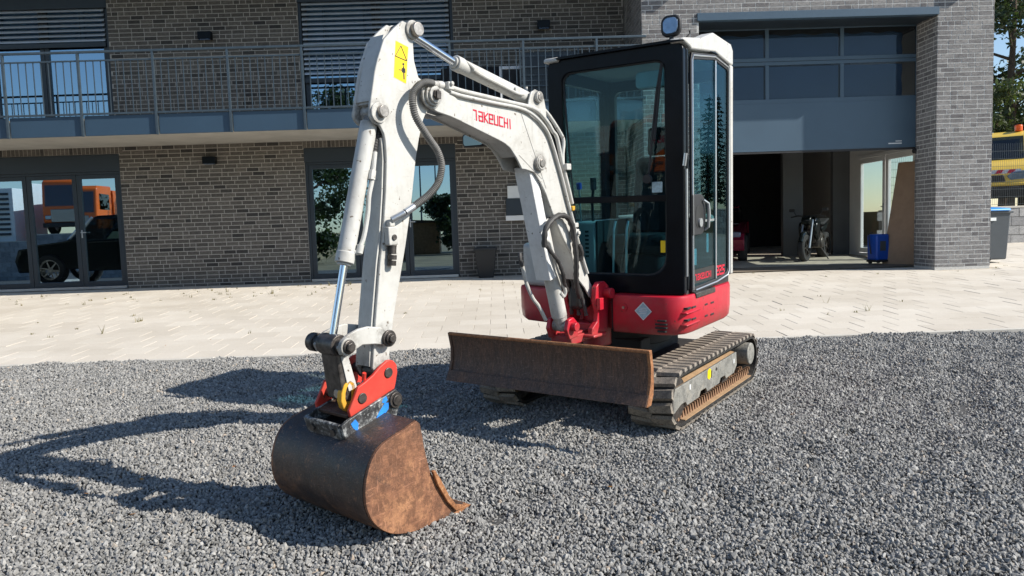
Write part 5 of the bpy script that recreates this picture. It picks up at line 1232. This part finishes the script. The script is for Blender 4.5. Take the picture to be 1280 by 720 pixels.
for s in (-1, 1):
    m = MB(); m.prism([(.50, .78), (.42, .88), (.22, .80), (.18, .55), (.34, .44), (.48, .58)], s * .13, s * .20); m.build('side_fairing', M['carblack'], t, bevel=.03)
    m = MB(); m.prism([(-.12, .74), (-.40, .78), (-.70, .88), (-.50, .70), (-.2, .60)], s * .09, s * .13); m.build('tail_panel', M['carblack'], t, bevel=.02)
m = MB(); m.prism([(-.05, .80), (-.08, .85), (-.40, .86), (-.75, .95), (-.78, .91), (-.42, .79)], -.11, .11); m.build('seat', M['seat'], t, bevel=.03)
m = MB(); m.box(-.12, .26, -.16, .16, .30, .62); m.cyl((.02, -.2, .40), (.02, .2, .40), .12, 16); m.box(.18, .36, -.12, .12, .40, .70); m.build('engine', M['greasy'], t, bevel=.03)
m = MB(); m.tube([(.40, 0, .85), (.2, .12, .70), (-.2, .14, .55), (-.3, .12, .40)], .025, 8); m.tube([(.40, 0, .85), (.2, -.12, .70), (-.2, -.14, .55), (-.3, -.12, .40)], .025, 8); m.build('frame', M['greasy'], t)
m = MB(); m.tube([(.25, -.08, .5), (.32, -.1, .28), (.0, -.16, .22), (-.4, -.2, .34), (-.75, -.22, .48)], [.022, .022, .03, .045, .05], 10); m.build('exhaust', M['steel'], t)
m = MB(); m.tube([(.95, 0, .44), (.85, 0, .58), (.68, 0, .63), (.5, 0, .56)], .055, 8); m.build('mudguard', M['carblack'], t)
m = MB(); m.tube([(-.05, .12, .30), (-.08, .30, .0)], .014, 6); m.build('side_stand', M['greasy'], t)
# car in the dark half of the garage
def car_body(L_, W_, prof, glassprof, mat, t, z=0):
    m = MB(); n = len(prof); vs = []
    for s, k in ((-1, 1), (1, 1)):
        pass
    rows = [(-W_ / 2 + .06, .96), (-W_ / 2, 1.0), (W_ / 2, 1.0), (W_ / 2 - .06, .96)]
    for y, k in rows: vs += [(x * (1 if k == 1 else .985), y, zz if zz < .5 else .5 + (zz - .5) * (1 if k == 1 else 1.0)) for x, zz in prof]
    fs = [(r * n + i, r * n + (i + 1) % n, (r + 1) * n + (i + 1) % n, (r + 1) * n + i) for r in range(3) for i in range(n)] + [tuple(range(n)), tuple(range(3 * n, 4 * n))]
    m.add(vs, fs); return m.build('body', M[mat], t, bevel=.05, seg=3)
t = thing('parked_car', 'dark red car parked in the shade of the garage', 'car', BLD @ MT(5.40, 18.78, bz(5.0, 16.2), radians(-110)))
car_body(3.9, 1.62, [(1.95, .28), (1.98, .52), (1.90, .66), (1.05, .84), (.75, .88), (-1.3, .95), (-1.85, .92), (-1.95, .60), (-1.9, .28)], None, 'carred', t)
m = MB(); m.prism([(.85, .87), (.15, 1.27), (-.9, 1.30), (-1.6, .95)], -.66, .66); m.build('cabin', M['carglass'], t, bevel=.05)
m = MB(); m.prism([(.22, 1.26), (.1, 1.31), (-.9, 1.335), (-1.0, 1.29)], -.62, .62); m.build('roof', M['carred'], t, bevel=.02)
for x in (1.25, -1.2):
    for y in (-.73, .73): wheel(t, x, y, .31, .31, .2, 'y', 'alloy', spokes=9)
for s in (-1, 1):
    m = MB(); m.prism(rrect(s * .58 - .14, s * .58 + .14, .58, .70, .04), 1.88, 1.955, 'yzx'); m.build('headlight', M['lampglass'], t, bevel=.02)
m = MB(); m.box(1.93, 1.985, -.4, .4, .36, .50); m.build('grille', M['blackplastic'], t, bevel=.02)
# blue case
t = thing('blue_dehumidifier', 'blue wheeled plastic machine by the white side door', 'machine', BLD @ MT(7.83, 15.42, bz(7.66, 15.4) + .01, radians(14)))
m = MB(); m.prism(rrect(-.15, .16, .07, .60, .04), -.14, .14, 'xzy'); m.build('machine_body', M['bluebox'], t, bevel=.03, seg=3)
m = MB(); m.box(-.07, .07, -.148, -.1395, .26, .46); m.build('grille', M['binbody'], t, bevel=.004)
m = MB(); m.tube([(-.17, 0, .2), (-.21, 0, .45), (-.22, 0, .62), (-.13, 0, .64)], .012, 8); m.build('handle', M['blackplastic'], t)
for s in (-.1, .1):
    m = MB(); m.cyl((s - .02, .1, .04), (s + .02, .1, .04), .045, 14); m.build('wheel', M['tyre'], t)
m = MB(); m.box(-.16, .17, -.15, .15, .03, .075); m.build('base', M['blackplastic'], t, bevel=.01)
m = MB(); m.box(.155, .163, -.06, -.02, .16, .36); m.build('label_strip', M['labelwhite'], t, smooth=False)
# leaning board
mt = BLD @ MT(8.17, 15.10, bz(8.0, 15.1) + .01)
t = thing('leaning_board', 'brown fibreboard sheet leaning across the white side door', 'board', mt)
m = MB(); m.add([(-.26, .30, 0), (.20, -.33, 0), (.40, -.33, 2.05), (.06, .30, 2.05), (-.24, .312, 0), (.22, -.318, 0), (.42, -.318, 2.05), (.08, .312, 2.05)], [(0, 1, 2, 3), (7, 6, 5, 4), (0, 4, 5, 1), (1, 5, 6, 2), (2, 6, 7, 3), (3, 7, 4, 0)])
m.build('board_sheet', M['board'], t, smooth=False)

# =================================================================== right of the building
t = thing('wheelie_bin', 'dark grey wheelie bin with a blue lid beside the brick pillar', 'bin', BLD @ MT(9.80, 14.98, bz(9.9, 14.9), radians(4)))
m = MB(); frv = [(-.255, -.24, .06), (.255, -.24, .06), (.255, .28, .06), (-.255, .28, .06), (-.285, -.30, 1.0), (.285, -.30, 1.0), (.285, .36, 1.0), (-.285, .36, 1.0)]
m.add(frv, [(3, 2, 1, 0), (4, 5, 6, 7), (0, 1, 5, 4), (1, 2, 6, 5), (2, 3, 7, 6), (3, 0, 4, 7)]); m.build('bin_body', M['binbody'], t, bevel=.03, seg=3)
m = MB(); m.box(-.315, .315, -.33, .40, .97, 1.02); m.build('rim', M['binbody'], t, bevel=.012)
m = MB(); m.prism([(-.36, 1.022), (-.33, 1.07), (.2, 1.105), (.38, 1.085), (.40, 1.022)], -.29, .25, 'yzx'); m.build('lid', M['binlid'], t, bevel=.02)
m = MB(); m.tube([(-.26, .42, 1.0), (-.26, .46, 1.02), (.26, .46, 1.02), (.26, .42, 1.0)], .016, 8); m.build('handle', M['binbody'], t)
for s in (-.24, .24):
    m = MB(); m.cyl((s - .025, .27, .10), (s + .025, .27, .10), .10, 16); m.build('wheel', M['tyre'], t)
m = MB(); m.box(-.20, -.04, -.318, -.296, .83, .89); m.build('label', M['labelwhite'], t, smooth=False)

def block_wall(name, label, X0, X1, Y, z0, rows, mw, bw=.42, bh=.235, flip=-1):
    o = thing(name, label, 'wall', mw)
    m = MB(); m.box(X0, X1, Y + .02, Y + .30, z0 - .2, z0 + rows * bh); core = m.build('core', M['mortar'], o, smooth=False)
    mb_ = MB(); mb_.box(-bw / 2 + .006, bw / 2 - .006, -.03, .015, .006, bh - .006); me = mb_.mesh('block', M['block'])
    ob0 = None
    for r in range(rows):
        x = X0 + bw / 2 - (bw / 2 if r % 2 else 0)
        while x < X1:
            b = link('block', me, o, Matrix.Translation((x, Y + random.uniform(-.006, .006), z0 + r * bh)))
            if ob0 is None: 
                bv = None
            x += bw
    m = MB(); m.box(X0, X1, Y - .04, Y + .32, z0 + rows * bh, z0 + rows * bh + .05); m.build('coping', M['kerb'], o, smooth=False)
    return o
block_wall('retaining_wall', 'grey concrete block retaining wall under the mesh fence on the right', 10.2, 22.0, 19.75, .66, 4, BLD)
m = MB(); m.box(10.2, 60, 20.06, 70, .3, 1.62); em = m.build('embankment', M['dirt'], mw=BLD, smooth=False); tag(em, kind='structure')
fe = thing('mesh_fence', 'anthracite double rod mesh fence on top of the block wall', 'fence', BLD)
for X in (10.3, 12.8, 15.3, 17.8, 20.3):
    m = MB(); m.box(X - .03, X + .03, 19.93, 19.97, 1.62, 3.35); m.build('post', M['wire'], fe, smooth=False)
for X in (10.3, 12.8, 15.3, 17.8):
    m = MB(); k = 0
    while k < 50: x = X + .03 + k * .05; m.box(x - .002, x + .002, 19.921, 19.9255, 1.68, 3.30); k += 1
    for z in np.arange(1.70, 3.3, .2): m.box(X, X + 2.5, 19.927, 19.935, z - .004, z + .004)
    m.build('mesh_panel', M['wire'], fe, smooth=False)
# yellow van behind the fence, nose towards us
VX, VY = 14.86, 22.8
t = thing('recovery_van', 'yellow van with an orange beacon parked behind the fence', 'van', BLD @ MT(VX, VY, 1.63, radians(-125)) @ Matrix.Scale(1.12, 4))
m = MB(); pr = [(1.62, .30), (1.66, .62), (1.60, .80), (1.42, 1.02), (.85, 1.22), (-3.2, 1.24), (-3.2, .30)]
m.prism(pr, -.96, .96); m.build('body', M['truckyellow'], t, bevel=.07, seg=3)
m = MB(); m.prism([(.80, 1.22), (.22, 1.86), (-.1, 2.0), (-3.2, 2.05), (-3.2, 1.24)], -.93, .93); m.build('cab_roof', M['truckyellow'], t, bevel=.05, seg=3)
m = MB(); m.add([(.865, -.86, 1.24), (.865, .86, 1.24), (.30, .83, 1.845), (.30, -.83, 1.845), (.845, -.86, 1.22), (.845, .86, 1.22), (.28, .83, 1.825), (.28, -.83, 1.825)], [(0, 1, 2, 3), (7, 6, 5, 4), (0, 4, 5, 1), (2, 6, 7, 3)]); m.build('windscreen', M['carglass'], t, smooth=False)
for s in (-1, 1):
    m = MB(); m.prism([(s * .90, .90), (s * .62, .86), (s * .50, .76), (s * .58, .66), (s * .90, .68)], 1.45, 1.652, 'yzx'); m.build('headlight', M['lampglass'], t, bevel=.02)
    m = MB(); m.box(.55, .70, s * 1.12 - .09, s * 1.12 + .09, 1.25, 1.55); m.build('mirror', M['blackplastic'], t, bevel=.02)
m = MB(); m.prism([(-.48, .62), (.48, .62), (.44, .80), (-.44, .80)], 1.60, 1.668, 'yzx'); m.build('grille', M['blackplastic'], t, bevel=.015)
m = MB(); m.box(1.45, 1.70, -.95, .95, .22, .52); m.build('bumper', M['blackplastic'], t, bevel=.04)
m = MB(); m.box(1.50, 1.69, -.95, .95, .525, .60); m.build('bumper_trim', M['truckyellow'], t, bevel=.02)
for k in range(6):
    y = -.75 + k * .25; m = MB(); m.add([(1.59, y, .84), (1.59, y + .125, .84), (1.56, y + .185, .93), (1.56, y + .06, .93), (1.60, y, .84), (1.60, y + .125, .84), (1.57, y + .185, .93), (1.57, y + .06, .93)], [(0, 1, 2, 3), (7, 6, 5, 4), (0, 4, 5, 1), (1, 5, 6, 2), (2, 6, 7, 3), (3, 7, 4, 0)]); m.build('warning_stripe', M['labelred'], t, smooth=False)
m = MB(); m.add([(1.585, -.80, .835), (1.585, .80, .835), (1.553, .80, .935), (1.553, -.80, .935)], [(0, 1, 2, 3)]); m.build('stripe_base', M['labelwhite'], t, smooth=False)
m = MB(); m.cyl((-.10, .72, 2.0), (-.10, .72, 2.16), .09, 16); m.build('beacon', M['beacon'], t, bevel=.02)
m = MB(); m.box(.0, .35, -.55, .0, 1.30, 1.62); m.box(.0, .35, .15, .6, 1.30, 1.55); m.build('front_seat', M['seat'], t, bevel=.05)
for x in (.95, -2.4):
    for y in (-.84, .84): wheel(t, x, y, .33, .33, .22, 'y', 'steel')

# =================================================================== trees
def tree(x, y, z, H, R, leaf, n, seed, label, group, trunk_r=.22, crown0=.3, lean=(0, 0), gap=.5, ls=.16, name='broadleaf_tree'):
    r = random.Random(seed); t = thing(name, label, 'tree', MT(x, y, z), group)
    tm = MB(); top = Vector((lean[0], lean[1], H * .93)); axis = [Vector((lean[0] * k * k + r.uniform(-.12, .12) * k, lean[1] * k * k + r.uniform(-.12, .12) * k, H * .93 * k)) for k in (0, .15, .3, .5, .7, .88, 1)]
    tm.tube(axis, [trunk_r * (1 - .9 * k) + .012 for k in (0, .15, .3, .5, .7, .88, 1)], 9)
    tips = []
    nb = 15
    for i in range(nb):
        k = crown0 + (1 - crown0) * (i + r.random()) / nb * .95
        j = min(5, int(k * 6)); b = Vector((lean[0] * k * k, lean[1] * k * k, H * .93 * k)); a = i * 2.4 + r.uniform(-.5, .5)
        prof = sin(pi * min(1, max(.08, (k - crown0 * .7) / (1.05 - crown0 * .7)))) ** .6
        l = R * prof * r.uniform(.65, 1.1); up = r.uniform(.15, .6)
        d = Vector((cos(a), sin(a), up)).normalized(); e = b + d * l; mid = b + d * l * .5 + Vector((0, 0, .08 * l))
        rad = trunk_r * (1 - .85 * k) * .5 + .012
        tm.tube([b, mid, e], [rad, rad * .6, .012], 6); tips += [e, mid.lerp(e, .5), mid]
        for q in range(3):
            s = b.lerp(e, r.uniform(.35, .9)); a2 = a + r.uniform(-1.3, 1.3); e2 = s + Vector((cos(a2), sin(a2), r.uniform(-.1, .7))).normalized() * l * r.uniform(.3, .55)
            tm.tube([s, e2], [rad * .4, .008], 5); tips += [e2, s.lerp(e2, .6)]
    tm.build('trunk', M['bark'], t)
    cl = [(p, r.uniform(.45, 1.0) * R * .26) for p in tips if r.random() > gap * .35]
    nrg = np.random.default_rng(seed); V = []; Fc = []
    per_c = max(6, n // len(cl))
    for p, cr in cl:
        d = nrg.normal(0, .55, (per_c, 3)) * cr; d[:, 2] *= .72
        a = nrg.normal(0, 1, (per_c, 3)); a /= np.linalg.norm(a, axis=1)[:, None]
        b = np.cross(a, nrg.normal(0, 1, (per_c, 3))); b /= np.linalg.norm(b, axis=1)[:, None]
        s = ls * np.exp(nrg.normal(0, .3, per_c))[:, None]; c = np.array(p)[None] + d
        o = sum(len(v) for v in V); q = np.stack([c - a * s * .5, c + b * s * .28, c + a * s * .5, c - b * s * .28], 1).reshape(-1, 3)
        V.append(q); Fc.append(np.arange(len(q)).reshape(-1, 4) + o)
    m = MB(); m.v = np.concatenate(V).tolist(); m.f = np.concatenate(Fc).tolist()
    m.build('crown', M[leaf], t, smooth=False, fix=False); return t
def conifer(x, y, z, H, R, n, seed, label, group):
    r = random.Random(seed); t = thing('conifer', label, 'tree', MT(x, y, z), group)
    tm = MB(); tm.tube([(0, 0, 0), (0.03, 0, H * .5), (0, 0, H)], [.2, .11, .015], 8)
    m = MB(); nrg = np.random.default_rng(seed); V = []; 
    lv = int(H / .42)
    for i in range(lv):
        zz = H * (.10 + .9 * i / lv); L_ = R * (1 - (zz / H)) ** .85 * r.uniform(.8, 1.1) + .12
        for k in range(7):
            a = 2 * pi * k / 7 + r.uniform(-.4, .4); l = L_ * r.uniform(.6, 1.1); d = Vector((cos(a), sin(a), -.22)); e = Vector((0, 0, zz)) + d * l
            tm.tube([(0, 0, zz), tuple(e)], [.03, .006], 4, cap=False)
            q = int(max(4, n * l / (R * lv * 7)))
            tt = nrg.uniform(.15, 1.05, q)[:, None]; c = np.array((0, 0, zz))[None] + np.array(d)[None] * l * tt + nrg.normal(0, .06, (q, 3)); c[:, 2] -= .05
            ax = np.array(d)[None] * .8 + nrg.normal(0, .5, (q, 3)); ax /= np.linalg.norm(ax, axis=1)[:, None]; b = np.cross(ax, nrg.normal(0, 1, (q, 3))); b /= np.linalg.norm(b, axis=1)[:, None]
            s = .22; V.append(np.stack([c - ax * s, c + b * s * .22, c + ax * s, c - b * s * .22], 1).reshape(-1, 3))
    V = np.concatenate(V); m.v = V.tolist(); m.f = np.arange(len(V)).reshape(-1, 4).tolist()
    tm.build('trunk', M['bark'], t); m.build('crown', M['needle'], t, smooth=False, fix=False); return t
G1 = 'trees beyond the mesh fence'
tree(21.5, 33.0, 1.6, 11.5, 3.4, 'leaf', 7500, 21, 'tall open broadleaf tree against the sky right of the pillar', G1, .24, .28, (.5, 0), .8, .20)
tree(25.3, 34.5, 1.6, 12.5, 3.8, 'leaf', 8000, 22, 'tall broadleaf tree cut by the right picture edge', G1, .26, .25, (-.6, .4), .7, .20)
tree(19.8, 30.0, 1.6, 4.9, 2.3, 'leaf2', 6500, 23, 'low light green bushy tree behind the yellow van', G1, .14, .12, (.2, 0), .1, .17)
tree(22.6, 29.6, 1.6, 4.6, 2.3, 'leaf2', 6500, 24, 'low light green bush beside the van at the right edge', G1, .14, .10, (0, .2), .1, .17)
for i, (x, y, h) in enumerate([(40, 37, 8.2), (47.5, 43, 12.5), (56, 45, 10.5), (63, 52, 12)]):
    conifer(x, y, 1.6, h, 2.0, 4200, 40 + i, ['nearest of the conifers mirrored in the cab door', 'tallest of the conifers mirrored in the cab door', 'third of the conifers mirrored in the cab door', 'farthest of the conifers mirrored in the cab door'][i], 'conifers mirrored in the cab door')
conifer(51, 40.5, 1.6, 9.6, 2.3, 4200, 48, 'broad conifer between the tall ones mirrored in the cab door', 'conifers mirrored in the cab door')
G2 = 'trees behind the camera mirrored in the glass doors'
for i, (x, y, h, rr, lf) in enumerate([(-10.9, -15.0, 10.5, 4.4, 'leaf'), (-14.6, -18.0, 9.5, 4.2, 'leaf'), (-2.25, -24.0, 4.3, 2.0, 'leaf'), (1.5, -30.0, 7.5, 3.2, 'leaf')]):
    tree(x, y, gz(y), h, rr, lf, 16000, 60 + i, ['large dense tree mirrored in the left leaf of the middle door', 'second dense tree mirrored in the middle door', 'small round tree mirrored in the right leaf of the middle door', 'distant tree behind the camera'][i], G2, .25, .10, (0, 0), .0, .24)
# =================================================================== behind the camera: seen only in the glass
block_wall('block_wall', 'grey block wall mirrored in the left glazed door', -2, 12.0, 0, 0, 8, Matrix.Translation((-22, -5.2, gz(-5) - .1)) @ Matrix.Rotation(pi, 4, 'Z') @ Matrix.Translation((-4, 0, 0)))
t = thing('dark_suv', 'dark green black off-road car mirrored in the left glazed door', 'car', MT(-10.35, 10.6, gz(10.6), radians(180)))
car_body(4.6, 1.9, [(2.25, .40), (2.32, .70), (2.22, 1.0), (1.10, 1.12), (.85, 1.16), (-2.2, 1.2), (-2.3, .9), (-2.25, .40)], None, 'carblack', t)
m = MB(); m.prism([(.95, 1.15), (.35, 1.78), (-2.0, 1.82), (-2.2, 1.2)], -.82, .82); m.build('cabin', M['carglass'], t, bevel=.04)
m = MB(); m.prism([(.42, 1.76), (.25, 1.83), (-2.0, 1.88), (-2.08, 1.80)], -.80, .80); m.build('roof', M['carblack'], t, bevel=.02)
m = MB()
for s in (-.83, .83): m.tube([(.98, s, 1.15), (.38, s * .98, 1.79)], .035, 6); m.tube([(-.5, s, 1.18), (-.55, s * .98, 1.80)], .04, 6)
m.build('window_pillar', M['silver'], t)
for x in (1.45, -1.4):
    for y in (-.83, .83): wheel(t, x, y, .40, .40, .26, 'y', 'steel', spokes=6)
for s in (-1, 1):
    m = MB(); m.prism(rrect(s * .65 - .16, s * .65 + .16, .78, .95, .04), 2.2, 2.325, 'yzx'); m.build('headlight', M['lampglass'], t, bevel=.02)
def orange_truck(x, y, z, rz, label):
    t = thing('orange_truck', label, 'truck', MT(x, y, z, rz), 'orange trucks on the yard behind')
    m = MB(); m.prism([(1.1, .55), (1.15, 1.3), (1.0, 2.6), (.8, 2.75), (-.9, 2.8), (-.9, .55)], -1.15, 1.15); m.build('cab', M['truckorange'], t, bevel=.08, seg=3)
    m = MB(); m.add([(1.165, -1.0, 1.40), (1.165, 1.0, 1.40), (1.035, 1.0, 2.45), (1.035, -1.0, 2.45)], [(0, 1, 2, 3)]); m.build('windscreen', M['carglass'], t, smooth=False)
    for s in (-1, 1):
        m = MB(); m.box(-.5, .75, s * 1.155, s * 1.165, 1.55, 2.35); m.build('side_window', M['carglass'], t, smooth=False)
        m = MB(); m.box(1.12, 1.19, s * .85 - .18, s * .85 + .18, .75, .95); m.build('headlight', M['lampglass'], t, bevel=.03)
    m = MB(); m.box(1.1, 1.2, -.75, .75, .6, 1.25); m.build('grille', M['steel'], t, bevel=.03)
    m = MB(); m.box(.9, 1.22, -1.15, 1.15, .35, .58); m.build('bumper', M['blackplastic'], t, bevel=.03)
    m = MB(); m.box(-5.5, -1.0, -1.2, 1.2, 1.0, 2.6); m.build('tipper_body', M['truckorange'], t, bevel=.04)
    m = MB(); m.box(-5.4, .8, -.45, .45, .5, .95); m.build('chassis', M['greasy'], t)
    for xx in (.3, -3.0, -4.3):
        for yy in (-1.0, 1.0): wheel(t, xx, yy, .5, .5, .3, 'y', 'steel')
orange_truck(-21.3, -8.4, 1.62, radians(84), 'orange tipper truck mirrored above the block wall')
t = thing('louvred_hut', 'white louvred hut mirrored at the left edge of the glazed door', 'hut', MT(-25.6, -9.0, 1.62))
m = MB(); m.box(-1.6, 1.6, -1.5, 1.5, 0, 2.7); m.build('wall', M['plaster'], t, bevel=.02, smooth=False)
for k in range(9):
    m = MB(); m.box(-1.4, 1.4, 1.505, 1.56, .35 + k * .25, .47 + k * .25); m.build('louvre', M['anth'], t, smooth=False)
m = MB(); m.box(-60, -12, -40, -5.55, -.6, 1.62); e2 = m.build('raised_yard', M['dirt'], smooth=False); tag(e2, kind='structure')
t = thing('timber_shed', 'brown timber hut mirrored in the right leaf of the middle door', 'shed', MT(-5.2, -27.0, gz(-27)))
m = MB(); m.box(-1.5, 1.5, -1.2, 1.2, 0, 2.3); m.build('wall', M['timber'], t, smooth=False)
m = MB(); m.prism([(-1.7, 2.3), (1.7, 2.3), (1.7, 2.45), (-1.7, 2.6)], -1.35, 1.35); m.build('roof', M['bark'], t, smooth=False)
for i, (x, y) in enumerate([(-5.6, -34), (-4.4, -36)]):
    t = thing('lamp_mast', ['nearer slim lamp mast mirrored in the middle door', 'farther slim lamp mast mirrored in the middle door'][i], 'lamp mast', MT(x, y, gz(y)), 'lamp masts behind the camera')
    m = MB(); m.cyl((0, 0, 0), (0, 0, 9.5), .09, 10, .05); m.build('mast', M['rail'], t)
    m = MB(); m.box(-.9, .9, -.05, .05, 9.4, 9.5); m.box(-.9, -.5, -.15, .15, 9.5, 9.62); m.box(.5, .9, -.15, .15, 9.5, 9.62); m.build('lamp_head', M['rail'], t, smooth=False)
